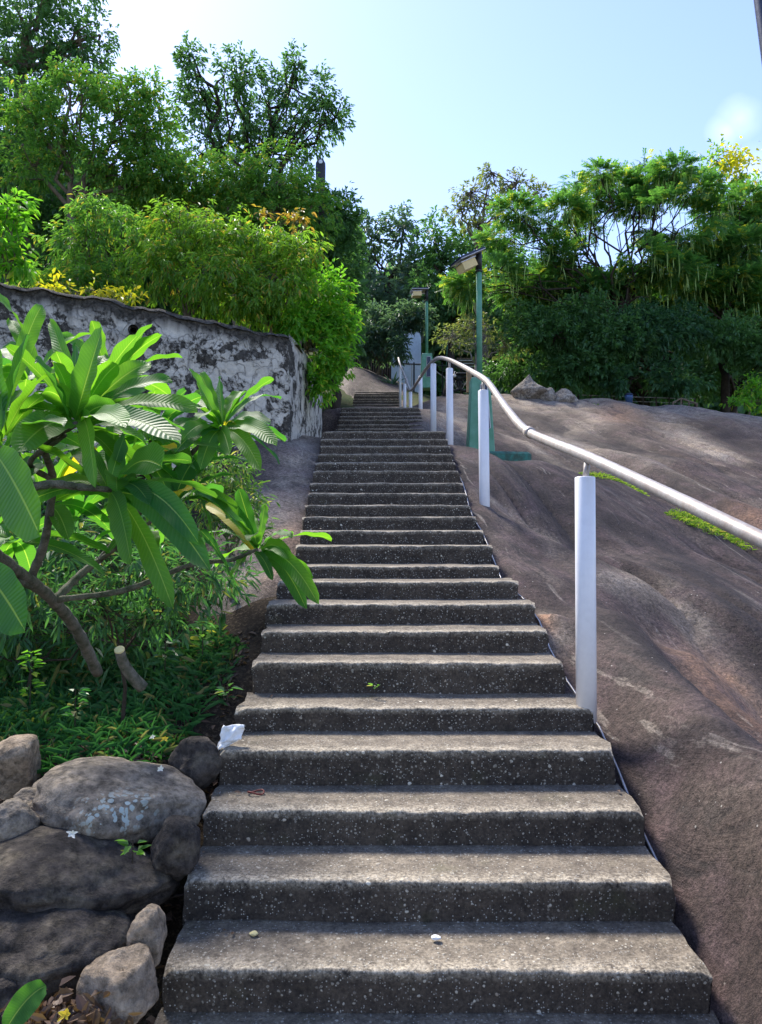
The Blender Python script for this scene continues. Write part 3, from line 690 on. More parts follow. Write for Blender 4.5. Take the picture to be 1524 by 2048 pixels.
# ------------------------------------------------------------------ lamps
def solar_lamp(label, px, D, ybase, ytop, ped_top, yaw, plinth, tilt):
    b = P(px, ybase, D); tp = P(px, ytop, D); pt = P(px, ped_top, D)
    t = thing('street_lamp', tuple(b), label, 'street lamp', 'green solar street lamps beside the stairs')
    h = pt[2] - b[2]
    mb = MB(); mb.box((b[0], D + .05, b[2] + h / 2), (.46, .46, h), taper=.70, bev=.015); ped = mb.build('pedestal', M['green_paint'], t)
    mb = MB(); hh = h * .62
    # dark slot in the front face of the pedestal, following its taper
    zz0, zz1 = b[2] + h * .32, b[2] + h * .90
    def yf(z): return D + .05 - .23 * (1 - .30 * (z - b[2]) / h) - .004
    V = [(b[0] - .03, yf(zz0), zz0), (b[0] + .15, yf(zz0), zz0), (b[0] + .11, yf(zz1), zz1), (b[0] - .01, yf(zz1), zz1)]
    V += [(x, y + .03, z) for x, y, z in V]
    mb.add(V, np.array([[0, 1, 2, 3], [4, 7, 6, 5], [0, 4, 5, 1], [1, 5, 6, 2], [2, 6, 7, 3], [3, 7, 4, 0]])); door = mb.build('access_panel', M['navy'], ped)
    mb = MB()
    for a, c in ((0, 1), (1, 2), (2, 3), (3, 0)):
        A, C = np.array(V[a]), np.array(V[c]); mb.tube([A - (0, .003, 0), C - (0, .003, 0)], .010, 5)
    mb.build('frame', M['panel_edge'], door)
    if plinth:
        mb = MB(); mb.box((b[0] + .28, D + .02, b[2] - .17), (1.02, .82, .34), rz=.12, bev=.04); mb.box((b[0] + .05, D, b[2] - .42), (1.2, .9, .3), rz=.12, bev=.06)
        mb.build('plinth', M['green_plinth'], t)
    mb = MB(); mb.tube([(b[0], D + .05, pt[2] - .05), (b[0], D + .05, tp[2])], .050, 16); pole = mb.build('pole', M['green_paint'], t, True)
    mb = MB(); mb.tube([(b[0], D + .05, tp[2] - .32), (b[0], D + .05, tp[2] + .05)], .056, 16); mb.tube([(b[0], D + .05, tp[2] - .36), (b[0], D + .05, tp[2] - .33)], .064, 16); mb.build('bracket', M['black'], t, True)
    # tilted solar panel carried on an arm, flood lamp hung below its outer end
    c, s = math.cos(yaw), math.sin(yaw)
    def loc(l, w, u):      # l outward along the arm, w sideways, u perpendicular to panel
        ca, sa = math.cos(tilt), math.sin(tilt)
        hx = l * ca + u * sa; hz = -l * sa + u * ca
        return (b[0] - hx * c + w * s, D + .05 - hx * s - w * c, tp[2] + hz)
    def slab(l0, l1, w, u0, u1, name, mat, par):
        V = [loc(l, ww, u) for u in (u0, u1) for l, ww in ((l0, -w), (l1, -w), (l1, w), (l0, w))]
        mb = MB(); mb.add(V, np.array([[0, 3, 2, 1], [4, 5, 6, 7], [0, 1, 5, 4], [1, 2, 6, 5], [2, 3, 7, 6], [3, 0, 4, 7]])); return mb.build(name, mat, par)
    pn = slab(-.02, .50, .20, .0, .035, 'solar_panel', M['navy'], t)
    slab(-.03, .51, .21, -.012, -.001, 'frame', M['panel_edge'], pn)
    hd = slab(.20, .48, .13, -.20, -.06, 'lamp_head', M['cream'], t)
    slab(.18, .50, .145, -.06, -.045, 'rim', M['panel_edge'], hd)
    mb = MB(); mb.tube([loc(.02, 0, -.10), loc(.24, 0, -.09)], .014, 8); mb.build('arm', M['panel_edge'], t)
    return t
solar_lamp('nearer green solar street lamp on a tall tapered pedestal beside the steel handrail', 961, 13.0, 908, 503, 757, R(20), True, R(28))
solar_lamp('farther green solar street lamp with level panel in front of dark trees', 854, 23.5, 778, 580, 708, R(10), False, R(4))
b = P(895, 770, 38); t = thing('lamp_post', tuple(b), 'small distant dark green lamp post behind the second white rail post', 'street lamp')
mb = MB(); mb.tube([b, P(895, 684, 38)], .05, 8); mb.build('pole', M['green_paint'], t)
mb = MB(); mb.box(P(890, 680, 38), (.6, .35, .07), rx=.1); mb.build('solar_panel', M['navy'], t)

# ------------------------------------------------------------------ retaining wall
w0 = P(578, 880, 9.3); w0[2] -= .25
WT = P(575, 672, 9.3)[2]
segs = [np.array((-7.6, 4.6)), P(0, 565, 7.45)[:2], P(300, 625, 8.35)[:2], P(578, 672, 9.3)[:2]]
def wall_strip(pl2, topf, botf, step=.03, plasterf=None, nz=60):
    pl2 = np.array(pl2); L_ = np.concatenate([[0], np.cumsum(np.linalg.norm(np.diff(pl2, axis=0), axis=1))])
    s = np.arange(0, L_[-1] + 1e-6, step); s[-1] = L_[-1]
    x = np.interp(s, L_, pl2[:, 0]); y = np.interp(s, L_, pl2[:, 1])
    tx = np.gradient(x); ty = np.gradient(y); nn = np.hypot(tx, ty); n = np.stack([ty / nn, -tx / nn, 0 * tx], 1)
    t = np.linspace(0, 1, nz); top = topf(s); bot = botf(s)
    V = np.zeros((len(s), nz, 3)); V[..., 0] = x[:, None]; V[..., 1] = y[:, None]; V[..., 2] = bot[:, None] + (top - bot)[:, None] * t
    q = V.reshape(-1, 3); d = fbm(q * 3.4, 4, 61) * .035 + np.abs(fbm(q * 6, 3, 71)) * .03
    pf = plasterf(s) if plasterf is not None else 0 * s
    d = d * np.repeat(1 - .75 * pf, nz)
    q = q + np.repeat(n, nz, axis=0) * d[:, None]
    g = 1 - np.clip((np.repeat(top, nz) - q[:, 2]) / .42, 0, 1)
    return q, gridfaces(len(s), nz), g, np.repeat(pf, nz), L_[-1], s, x, y, n
wall = thing('retaining_wall', (w0[0], w0[1], w0[2]), 'mould stained whitewashed rubble stone retaining wall left of the stairs', 'wall')
ztopf = lambda s: WT + .0 * s + .03 * np.sin(s * 1.3) + .012 * np.sin(s * 9)
q, fq, g, pf, LL, s_, x_, y_, n_ = wall_strip(segs, ztopf, lambda s: np.full(len(s), -.2) + np.interp(s, [0, 6], [-.4, 1.1]), plasterf=lambda s: np.clip((s - (s[-1] - .34)) / .06, 0, 1))
mesh('stone_face', q, fq[:, ::-1], M['rubble'], wall, True, {'grime': g, 'plaster': pf})
# side face running up beside the stairs
side = [P(578, 672, 9.3)[:2], np.array((-1.02, 10.6)), np.array((-1.0, 12.6))]
q2, fq2, g2, pf2, *_ = wall_strip(side, lambda s: WT + .03 + 0 * s - np.clip(s - 2.4, 0, 3) * .1, lambda s: 1.0 + 0 * s, plasterf=lambda s: 1 - np.clip((s - .2) / .2, 0, .5))
mesh('side_face', q2, fq2[:, ::-1], M['rubble'], wall, True, {'grime': g2 * .6, 'plaster': pf2})
# mossy top
top = []; nn_ = len(s_)
V = np.zeros((nn_, 5, 3))
for j, dd in enumerate((-.03, .0, .15, .3, .42)):
    V[:, j, 0] = x_ - n_[:, 0] * dd; V[:, j, 1] = y_ - n_[:, 1] * dd; V[:, j, 2] = ztopf(s_) + (-.03, .012, .02, .02, -.1)[j]
V[:, :, 2] += (fbm(V.reshape(-1, 3) * 6, 4, 5) * .05).reshape(nn_, 5)
mesh('coping', V.reshape(-1, 3), gridfaces(nn_, 5)[:, ::-1], M['rubble'], wall, True, {'grime': np.ones(nn_ * 5) * 1.0, 'plaster': np.zeros(nn_ * 5)})
pc_ = P(268, 662, 8.12); mb = MB(); mb.tube([pc_ + (-.05, .25, .02), pc_ + (.03, -.12, -.02)], .055, 16, False); mb.tube([pc_ + (.03, -.12, -.02), pc_ + (-.05, .25, .02)], .040, 16, False)
mb.build('drain_pipe', M['rubble'], wall, True)
# terrace behind the wall
def terr_h(X, Y):
    q = np.stack([X.ravel(), Y.ravel(), 0 * X.ravel()], 1)
    b = WT - .05 + np.clip(Y - 10.8, 0, 30) * .30 + np.clip(-X - 3, 0, 30) * .10
    return b + (fbm(q * .8, 4, 77) * .12).reshape(X.shape)
nW = 70; u_ = np.linspace(0, 1, 120)
wx = np.interp(u_ * LL, s_, x_); wy = np.interp(u_ * LL, s_, y_); nx_ = np.interp(u_ * LL, s_, n_[:, 0]); ny_ = np.interp(u_ * LL, s_, n_[:, 1])
VV = []
for i in range(120):
    for j in range(nW):
        dd = .34 + (j / (nW - 1)) ** 1.6 * 14
        x = wx[i] - nx_[i] * .34; y = wy[i] - ny_[i] * .34 + (dd - .34)
        VV.append((min(x, -1.06) if i < 119 else -1.06, y, 0))
VV = np.array(VV); VV[:, 2] = terr_h(VV[:, 0], VV[:, 1])
tag(mesh('terrace', VV, gridfaces(120, nW)[:, ::-1], M['hill'], None, True), kind='structure')

# ------------------------------------------------------------------ boulders
def boulder(px, py, rx, ry, D, mat, label, seed, dz=None, flat=0.0, rot=0.0, ang=.16, cuts=11, group=None, lich=None, depth=None, name='boulder', hcut=.72, peak=0):
    c = P(px, py, D); sx = rx * D / F; sz = ry * D / F; sy = depth if depth else (sx + sz) / 2
    nu, nv = 56, 64
    th = np.linspace(0.001, np.pi - .001, nu); ph = np.arange(nv) / nv * 2 * np.pi
    T, Ph = np.meshgrid(th, ph, indexing='ij')
    d = np.stack([np.sin(T) * np.cos(Ph), np.sin(T) * np.sin(Ph), np.cos(T)], -1).reshape(-1, 3)
    r = np.ones(len(d)); rg = np.random.default_rng(seed)
    for k in range(cuts):                                  # chop flat facets
        nv_ = rg.normal(size=3); nv_ /= np.linalg.norm(nv_); h = rg.uniform(hcut, .90)
        dp = d @ nv_; hh_ = h / np.maximum(dp, 1e-3); r = np.where(dp > 1e-3, -np.log(np.exp(-22 * r) + np.exp(-22 * np.minimum(hh_, 4))) / 22, r)
    # soften
    r = r * (1 + ang * fbm(d * 1.7 + seed, 3, seed) + .035 * fbm(d * 6 + seed, 4, seed + 3) - .05 * np.clip(.12 - np.abs(fbm(d * 1.9 + 7 * seed, 3, seed + 8)), 0, 1) * 4) * 1.08
    q = d * r[:, None] * np.array((sx, sy, sz))
    if peak: q[:, :2] *= (1 - peak * np.clip(q[:, 2] / sz, 0, 1.1))[:, None]
    cr, sr = math.cos(rot), math.sin(rot)
    q = np.stack([q[:, 0] * cr - q[:, 2] * sr, q[:, 1], q[:, 0] * sr + q[:, 2] * cr], 1)
    at = {'lichen': np.zeros(len(q))}
    if lich is not None:
        lp = np.array(lich); at['lichen'] = np.clip(1.5 - np.linalg.norm(d - lp / np.linalg.norm(lp), axis=1) / .42, 0, 1)
    o = mesh(name, q, gridfaces(nu, nv, wrap=True)[:, ::-1], mat, None, True, at)
    o.location = c
    return tag(o, label, 'boulder', group)
boulder(246, 1594, 156, 66, 3.55, M['stone_grey'], 'big grey boulder spotted with pale lichen on the left bank', 3, rot=-.10, lich=(.28, -.85, .30), depth=.36)
boulder(35, 1535, 66, 56, 3.7, M['stone_tan'], 'tan angular rock below the grass at the left photo edge', 5, cuts=7, rot=.5, hcut=.5, ang=.08)
boulder(58, 1612, 42, 38, 3.4, M['stone_grey'], 'small grey rock wedged under the tan angular rock', 6)
boulder(20, 1655, 50, 48, 3.2, M['stone_grey'], 'grey green rock cut by the left photo edge below the small rock', 8)
boulder(148, 1748, 196, 74, 3.15, M['stone_dark'], 'broad dark boulder under the lichen spotted boulder', 12, rot=-.12, cuts=15, depth=.4)
boulder(105, 1885, 190, 82, 2.9, M['stone_dark'], 'lowest broad dark boulder at the left photo edge', 15, cuts=15, rot=-.05, depth=.42)
boulder(297, 1880, 36, 58, 2.72, M['stone_tan'], 'small rounded light stone between the dark boulders and the steps', 17)
boulder(240, 1975, 75, 72, 2.55, M['stone_tan'], 'rounded greyish tan boulder near the bottom left corner', 18, rot=.4)
boulder(352, 1702, 46, 62, 3.2, M['stone_dark'], 'round black rock in the gap right of the broad dark boulders', 21)
boulder(395, 1525, 48, 46, 3.78, M['stone_dark'], 'black block of rock beside the white tissue', 22, cuts=6)
boulder(20, 2010, 70, 50, 2.6, M['stone_dark'], 'dark rock in the bottom left corner behind the green leaf', 23)
for k, (x, y, rx, ry, lb) in enumerate([(1060, 781, 34, 32, 'tallest pointed pale boulder on the granite ridge'), (1096, 793, 24, 20, 'middle pale boulder on the granite ridge'), (1126, 795, 22, 20, 'rounded pale boulder right of the middle one on the ridge'), (1146, 801, 9, 11, 'small upright pale stone on the ridge right of the boulders')]):
    boulder(x, y, rx, ry, 21.5, M['stone_far'], lb, 40 + k, cuts=9, hcut=.6, peak=(.8, .5, .45, .3)[k], group='pale boulders on the granite ridge')

# ------------------------------------------------------------------ foliage
def norm(v): return v / (np.linalg.norm(v, axis=-1, keepdims=True) + 1e-9)
def leaf_arrays(C_, Dv, Nv, Ln, Wd, fold=.22, bend=.18):
    """C base, D direction, N normal: six vertex folded leaf"""
    S = norm(np.cross(Dv, Nv)); N2 = norm(np.cross(S, Dv)); Ln = Ln[:, None]; Wd = Wd[:, None]
    g = np.array((0, 0, -1.0))
    def pt(t, w, f): return C_ + Dv * Ln * t + S * Wd * w + N2 * Wd * f + g * Ln * bend * t * t
    v = np.stack([pt(0, 0, 0), pt(.35, -.5, fold), pt(.75, -.33, fold * .6), pt(1, 0, 0), pt(.75, .33, fold * .6), pt(.35, .5, fold)], 1)
    n = len(C_); b = (np.arange(n) * 6)[:, None]
    return v.reshape(-1, 3), np.concatenate([b + np.array([[0, 1, 2, 3]]), b + np.array([[0, 3, 4, 5]])])
def leaf_mesh(name, C_, Dv, Nv, Ln, Wd, mat, parent, var=None, fold=.22, bend=.18, rg=rng):
    V, Fc = leaf_arrays(C_, Dv, Nv, Ln, Wd, fold, bend)
    var = rg.random(len(C_)) if var is None else var
    return mesh(name, V, [Fc.astype(np.int32)], mat, parent, False, {'var': np.repeat(var, 6)})
def twigs_to_leaves(tw, out, per, leaf, rg, droop=.25, spread=.6):
    """tw (n,3) twig centres, out (n,3) outward dirs -> leaf arrays in sprays along each twig"""
    n = len(tw); k = per
    ax = norm(out + rg.normal(size=(n, 3)) * .45 + np.array((0, 0, .15)))
    tl = leaf * rg.uniform(1.4, 2.8, n)
    t = rg.random((n, k)); side = rg.normal(size=(n, k, 3))
    side = norm(side - (side * ax[:, None]).sum(-1, keepdims=True) * ax[:, None])
    C_ = tw[:, None] + ax[:, None] * (tl[:, None] * (t - .4))[..., None] + side * leaf * .12
    D_ = norm(side * spread + ax[:, None] * .75 + np.array((0, 0, -droop)))
    N_ = norm(np.array((0, 0, 1.0)) + rg.normal(size=(n, k, 3)) * .45)
    Ln = leaf * rg.uniform(.65, 1.25, (n, k))
    return C_.reshape(-1, 3), D_.reshape(-1, 3), N_.reshape(-1, 3), Ln.ravel(), ax, tl
def sample_lobes(lobes, dens, leaf, rg, shell=.45, thin=0.0, ydepth=.9):
    """lobes: (px,py,rx,ry,D) -> twig points and outward directions"""
    A, B = [], []
    for (px, py, rx, ry, D) in lobes:
        c = P(px, py, D); r = np.array((rx * D / F, (rx + ry) / 2 * D / F * ydepth, ry * D / F))
        area = 4 * np.pi * ((r[0] * r[1]) ** 1.6 / 3 + (r[0] * r[2]) ** 1.6 / 3 + (r[1] * r[2]) ** 1.6 / 3) ** (1 / 1.6)
        n = max(6, int(dens * area / leaf ** 2))
        d = norm(rg.normal(size=(n, 3))); rad = np.maximum(rg.random(n) ** shell, .25)
        rad *= 1 + .28 * fbm(d * 2.2 + px * .01, 3, int(px) % 97)
        p = c + d * rad[:, None] * r
        keep = fbm(p * (.9 / leaf * .16) + 5, 2, int(px + py) % 89) > -.32 + thin
        A.append(p[keep]); B.append(norm(d / r)[keep])
    return np.concatenate(A), np.concatenate(B)
def limb(a, b, n, rg, wob=.08, sag=0):
    t = np.linspace(0, 1, n)[:, None]; L_ = np.linalg.norm(b - a)
    w = rg.normal(size=(n, 3)) * wob * L_ * np.sin(np.pi * t) * .5
    return a + (b - a) * t + w + np.array((0, 0, 1)) * sag * L_ * np.sin(np.pi * t)
def tree(name, label, cat, base, lobes, leaf, mat, bark, seed, dens=.55, per=10, wr=.42, trunk_r=.16, shell=.45, thin=0.0, group=None, droop=.25, twig_show=0, fork=None, pods=None, extra=None, ydepth=.9, trunkname='trunk'):
    rg = np.random.default_rng(seed); b = np.array(base, float)
    t = thing(name, tuple(b), label, cat, group)
    tw, out = sample_lobes(lobes, dens, leaf, rg, shell, thin, ydepth)
    C_, D_, N_, Ln, ax, tl = twigs_to_leaves(tw, out, per, leaf, rg, droop)
    cr = leaf_mesh('crown' if cat == 'tree' else 'foliage', C_, D_, N_, Ln, Ln * wr, mat, t, rg=rg)
    mb = MB()
    cs = np.array([P(px, py, D) for (px, py, rx, ry, D) in lobes]); cen = cs.mean(0)
    if fork is None: fk = b + (cen - b) * .45; fk[2] = b[2] + (cs[:, 2].min() - b[2]) * .7 if cs[:, 2].min() > b[2] else b[2] + .4 * (cen[2] - b[2])
    else: fk = P(*fork)
    b0 = b - (0, 0, .3); p = limb(b0, fk, 8, rg, .05); mb.tube(p, np.linspace(trunk_r * 1.2, trunk_r * .7, 8), 10)
    for c in cs:
        p = limb(fk, c, 8, rg, .10, .05); mb.tube(p, np.linspace(trunk_r * .55, trunk_r * .16, 8), 6)
        idx = np.argsort(np.linalg.norm(tw - c, axis=1))[:200]
        for k in rg.choice(idx, min(7, len(idx)), replace=False):
            a = p[rg.integers(3, 8)]; mb.tube(limb(a, tw[k], 5, rg, .12), np.linspace(trunk_r * .2, trunk_r * .05, 5), 5, False)
    if twig_show:
        for k in rg.choice(len(tw), min(twig_show, len(tw)), replace=False):
            c = cs[np.argmin(np.linalg.norm(cs - tw[k], axis=1))]
            mb.tube(limb(c, tw[k] + out[k] * leaf, 5, rg, .2), np.linspace(trunk_r * .16, trunk_r * .03, 5), 4, False)
    mb.build(trunkname, bark, t, True)
    if pods:
        n = pods; k = rg.choice(len(tw), n); c = tw[k] + rg.normal(size=(n, 3)) * .25 - (0, 0, .1)
        D__ = norm(np.array((0, 0, -1.0)) + rg.normal(size=(n, 3)) * .12); L2 = rg.uniform(.35, .6, n)
        leaf_mesh('pods', c, D__, norm(rg.normal(size=(n, 3))), L2, np.full(n, .035), L['pod'], t, fold=.1, bend=0, rg=rg)['kind'] = 'stuff'
    return t
def frond_tree(name, label, base, lobes, mat, bark, seed, nf, flen=.75, leaflet=.15, trunk_r=.2, fork=None, pods=0, group=None, pairs=9):
    """feathery crown: fronds with two rows of leaflets in flat layered sprays"""
    rg = np.random.default_rng(seed); b = np.array(base, float); t = thing(name, tuple(b), label, 'tree', group)
    tw, out = [], []
    wts = np.array([l[2] * l[3] for l in lobes], float); wts /= wts.sum()
    for (px, py, rx, ry, D), w in zip(lobes, wts):
        c = P(px, py, D); r = np.array((rx * D / F, rx * D / F * .8, ry * D / F)); n = int(nf * w)
        d = norm(rg.normal(size=(n, 3))); rad = rg.random(n) ** .45 * (1 + .25 * fbm(d * 2 + px, 3, int(px) % 71))
        tw.append(c + d * rad[:, None] * r); out.append(norm(d * (1, 1, .35)))
    tw = np.concatenate(tw); out = np.concatenate(out)
    keep = fbm(tw * .8 + 3, 2, seed) > -.25; tw, out = tw[keep], out[keep]; n = len(tw)
    ax = norm(out + rg.normal(size=(n, 3)) * .35 + (0, 0, .05)); fl = flen * rg.uniform(.6, 1.2, n)
    sd_ = norm(np.cross(ax, norm(np.array((0, 0, 1.0)) + rg.normal(size=(n, 3)) * .25)))
    nr = norm(np.cross(sd_, ax)); Cc, Dd, Nn = [], [], []
    vr = np.repeat(rg.random(n), pairs * 2)
    for k in range(pairs):
        tt = .15 + .85 * k / (pairs - 1)
        for s in (-1, 1):
            Cc.append(tw + ax * (fl * tt)[:, None] - np.array((0, 0, 1)) * (fl * .16 * tt * tt)[:, None])
            Dd.append(norm(sd_ * s + ax * (.55) + np.array((0, 0, -.1 - .2 * tt)) + rg.normal(size=(n, 3)) * .12)); Nn.append(nr)
    C_ = np.stack(Cc, 1).reshape(-1, 3); D_ = np.stack(Dd, 1).reshape(-1, 3); N_ = np.stack(Nn, 1).reshape(-1, 3)
    Ln = leaflet * rg.uniform(.7, 1.2, len(C_))
    leaf_mesh('crown', C_, D_, N_, Ln, Ln * .42, mat, t, var=np.clip(vr + rg.normal(size=len(vr)) * .05, 0, 1), fold=.05, bend=.1, rg=rg)
    mb = MB(); cs = np.array([P(px, py, D) for (px, py, rx, ry, D) in lobes]); fk = P(*fork)
    mb.tube(limb(b - (0, 0, .4), fk, 8, rg, .06), np.linspace(trunk_r * 1.2, trunk_r * .7, 8), 10)
    for c in cs:
        p = limb(fk, c, 9, rg, .10, .06); mb.tube(p, np.linspace(trunk_r * .4, trunk_r * .09, 9), 6)
        idx = np.argsort(np.linalg.norm(tw - c, axis=1))[:300]
        for k in rg.choice(idx, min(5, len(idx)), replace=False):
            mb.tube(limb(p[rg.integers(3, 9)], tw[k], 5, rg, .12), np.linspace(trunk_r * .16, trunk_r * .04, 5), 5, False)
    mb.build('trunk', bark, t, True)
    if pods:
        k = rg.choice(n, pods); c = tw[k] + ax[k] * (fl[k] * rg.random(pods))[:, None] - (0, 0, .1)
        leaf_mesh('pods', c, norm(np.array((0, 0, -1.0)) + rg.normal(size=(pods, 3)) * .13), norm(rg.normal(size=(pods, 3))), rg.uniform(.35, .7, pods), np.full(pods, .04), L['pod'], t, fold=.1, bend=0, rg=rg)['kind'] = 'stuff'
    return t
def gz(x, y): return float(GF(np.array([x]), np.array([y]))[0])
def tz(x, y): return float(terr_h(np.array([[x]]), np.array([[y]]))[0, 0])
def at(px, D, up=False):
    x = (px - 762) / F * D
    return (x, D, tz(x, D) if up else gz(x, D))
# --- left hillside trees
tree('tree', 'tall dark tree with a pale trunk at the top left corner', 'tree', at(30, 20), [(60, 40, 110, 90, 20), (160, 90, 70, 70, 20), (40, 170, 90, 70, 20), (190, 180, 55, 50, 20), (200, 70, 34, 50, 20), (110, 130, 60, 50, 20), (-60, 120, 110, 140, 20), (110, -50, 120, 80, 20)], .125, L['dark'], M['bark'], 101, dens=.40, per=8, trunk_r=.20, thin=.12, fork=(38, 130, 20))
tree('tree', 'broad dark leaved tree standing out against the sky, left of centre', 'tree', at(470, 18), [(400, 175, 62, 85, 18), (480, 150, 55, 50, 18), (500, 230, 80, 80, 18), (575, 180, 45, 60, 18), (600, 260, 70, 60, 18), (645, 190, 26, 55, 18), (672, 235, 34, 40, 18), (410, 290, 80, 70, 18), (540, 310, 80, 50, 18), (385, 110, 30, 40, 18), (590, 130, 22, 40, 18)], .11, L['dark'], M['bark_dark'], 102, dens=.42, per=8, trunk_r=.15, thin=.10, fork=(500, 430, 18))
tree('tree', 'leafy mid green tree below the tall corner tree', 'tree', at(170, 15), [(165, 190, 60, 45, 15), (235, 225, 70, 70, 15), (300, 260, 60, 80, 15), (120, 260, 70, 70, 15), (230, 320, 90, 70, 15), (60, 330, 80, 60, 15), (320, 350, 70, 60, 15), (290, 180, 40, 40, 15), (60, 220, 60, 60, 15), (130, 150, 40, 30, 15)], .10, L['mid'], M['bark'], 103, dens=.5, per=9, trunk_r=.1, thin=.05, fork=(140, 420, 15))
tree('tree', 'fresh green tree in the middle of the left slope behind the shrubs', 'tree', at(480, 15.5), [(380, 370, 90, 70, 15.5), (470, 380, 80, 80, 15.5), (560, 360, 80, 70, 15.5), (620, 420, 70, 70, 15.5), (500, 450, 110, 70, 15.5), (300, 410, 80, 60, 15.5)], .095, L['mid'], M['bark'], 104, dens=.55, per=9, trunk_r=.1, fork=(450, 470, 15.5), droop=.5)
tree('tree', 'dense green tree at the right end of the left slope behind the bright shrub', 'tree', at(670, 17), [(660, 440, 60, 60, 17), (690, 430, 34, 50, 17), (670, 520, 60, 80, 17), (690, 600, 40, 70, 17), (620, 500, 70, 70, 17)], .105, L['dark'], M['bark_dark'], 105, dens=.7, per=9, trunk_r=.1)
tree('tree', 'shaded tree trunk and dark foliage at the left photo edge', 'tree', at(110, 17), [(60, 420, 110, 70, 17.5), (170, 440, 110, 80, 17.5), (-30, 330, 90, 120, 17.5), (40, 250, 90, 90, 18), (280, 460, 110, 80, 18), (60, 540, 110, 60, 17)], .15, L['dark'], M['bark'], 106, dens=.6, per=8, trunk_r=.14)
# --- shrubs above the wall
tree('shrub', 'bright green big leaved shrub above the wall at the left photo edge', 'shrub', at(10, 9.5, True), [(15, 420, 45, 45, 9.5), (-30, 470, 70, 70, 9.5), (30, 510, 50, 45, 9.5)], .13, L['lime'], M['bark'], 201, dens=.5, per=8, trunk_r=.03, trunkname='stem', wr=.45)
G_ = 'drooping leafy shrubs above the retaining wall'
tree('shrub', 'green drooping shrub above the wall with pale blossoms on top', 'shrub', at(190, 10.5, True), [(190, 430, 60, 45, 10.5), (160, 490, 75, 50, 10.5), (260, 480, 70, 60, 10.5), (220, 550, 80, 40, 10.5), (150, 560, 70, 34, 10.2), (60, 560, 60, 30, 10.2)], .095, L['mid'], M['bark'], 202, dens=.58, per=9, trunk_r=.03, droop=.7, trunkname='stem', group=G_, wr=.3)
tree('shrub', 'yellowish green drooping shrub above the middle of the wall', 'shrub', at(370, 10.2, True), [(330, 425, 18, 22, 10.4), (415, 420, 16, 22, 10.4), (360, 460, 80, 50, 10.4), (440, 480, 70, 55, 10.3), (330, 530, 90, 60, 10.2), (440, 560, 80, 60, 10.0), (320, 585, 60, 26, 10.4), (400, 605, 60, 26, 10.4)], .092, L['olive'], M['bark'], 203, dens=.66, per=9, trunk_r=.03, droop=.8, trunkname='stem', group=G_, wr=.28)
tree('shrub', 'tallest yellow tinted drooping shrub beside the bright round shrub', 'shrub', at(540, 10.2, True), [(480, 440, 14, 22, 10.4), (560, 452, 16, 20, 10.4), (640, 500, 16, 22, 10.2), (520, 490, 70, 50, 10.4), (585, 500, 50, 50, 10.3), (560, 560, 80, 60, 10.1), (500, 600, 70, 45, 10.1), (460, 620, 60, 26, 10.4), (560, 630, 60, 34, 10.3)], .092, L['olive'], M['bark'], 204, dens=.66, per=9, trunk_r=.03, droop=.8, trunkname='stem', group=G_, wr=.28)
tree('shrub', 'low shrub with yellow leaves at the foot of the left shrubs', 'shrub', at(180, 9.3, True), [(110, 575, 36, 18, 9.3), (200, 585, 44, 18, 9.3), (260, 595, 36, 14, 9.2)], .085, L['yellow'], M['bark'], 205, dens=.32, per=7, trunk_r=.02, trunkname='stem')
tree('shrub', 'bright green round shrub spilling over the end of the wall', 'shrub', (-1.3, 10.7, tz(-1.3, 10.7)), [(690, 560, 16, 26, 10.6), (700, 640, 14, 22, 10.6), (640, 590, 62, 60, 10.6), (670, 650, 42, 60, 10.6), (620, 680, 60, 55, 10.4), (660, 720, 46, 50, 10.5), (640, 765, 32, 36, 10.4), (590, 640, 50, 40, 10.3)], .085, L['lime'], M['bark'], 206, dens=.8, per=9, trunk_r=.03, trunkname='stem', wr=.42)
tree('shrub', 'orange tinged young shrub rising behind the drooping shrubs', 'shrub', at(600, 12.5, True), [(598, 440, 26, 20, 12.5), (520, 430, 10, 14, 12.5)], .10, leafmat('orange_tinged_leaf', (0.16, 0.17, 0.03), (0.34, 0.20, 0.05), None, .45), M['bark'], 207, dens=.5, per=7, trunk_r=.02, trunkname='stem', droop=.6)
# --- middle distance
tree('tree', 'blue green shaded tree behind the top of the stairs', 'tree', at(770, 40), [(730, 480, 55, 50, 40), (805, 455, 40, 45, 40), (770, 540, 80, 70, 40), (840, 560, 60, 60, 40), (720, 600, 60, 70, 38), (800, 630, 80, 60, 38)], .28, L['teal'], M['bark_dark'], 301, dens=.6, per=8, trunk_r=.3)
tree('tree', 'olive brown tree between the two street lamps', 'tree', at(890, 38), [(870, 480, 45, 50, 38), (900, 540, 60, 60, 38), (860, 600, 60, 60, 37), (930, 600, 60, 70, 37), (940, 500, 45, 60, 39), (1010, 560, 70, 80, 38)], .26, L['dark'], M['bark_dark'], 302, dens=.62, per=8, trunk_r=.25)
tree('tree', 'open crowned twiggy tree rising above the nearer street lamp', 'tree', at(965, 34), [(985, 345, 34, 24, 34), (1035, 365, 40, 22, 34), (940, 385, 36, 24, 34), (920, 420, 36, 26, 34), (990, 410, 44, 26, 34), (1070, 390, 36, 20, 34), (960, 450, 44, 26, 34)], .20, L['dusty'], M['bark'], 303, dens=.30, per=7, trunk_r=.14, thin=.1, twig_show=160, fork=(955, 500, 34))
tree('shrub', 'dusty grey green bush beside the white building', 'bush', at(745, 30), [(745, 660, 45, 42, 30), (770, 700, 36, 26, 30), (720, 690, 40, 40, 30), (750, 640, 40, 30, 30.5), (800, 690, 22, 36, 29), (795, 650, 36, 24, 29.5), (838, 640, 30, 24, 29.5), (815, 630, 40, 24, 29.5)], .17, L['teal'], M['bark'], 304, dens=.8, per=8, trunk_r=.06, trunkname='stem')
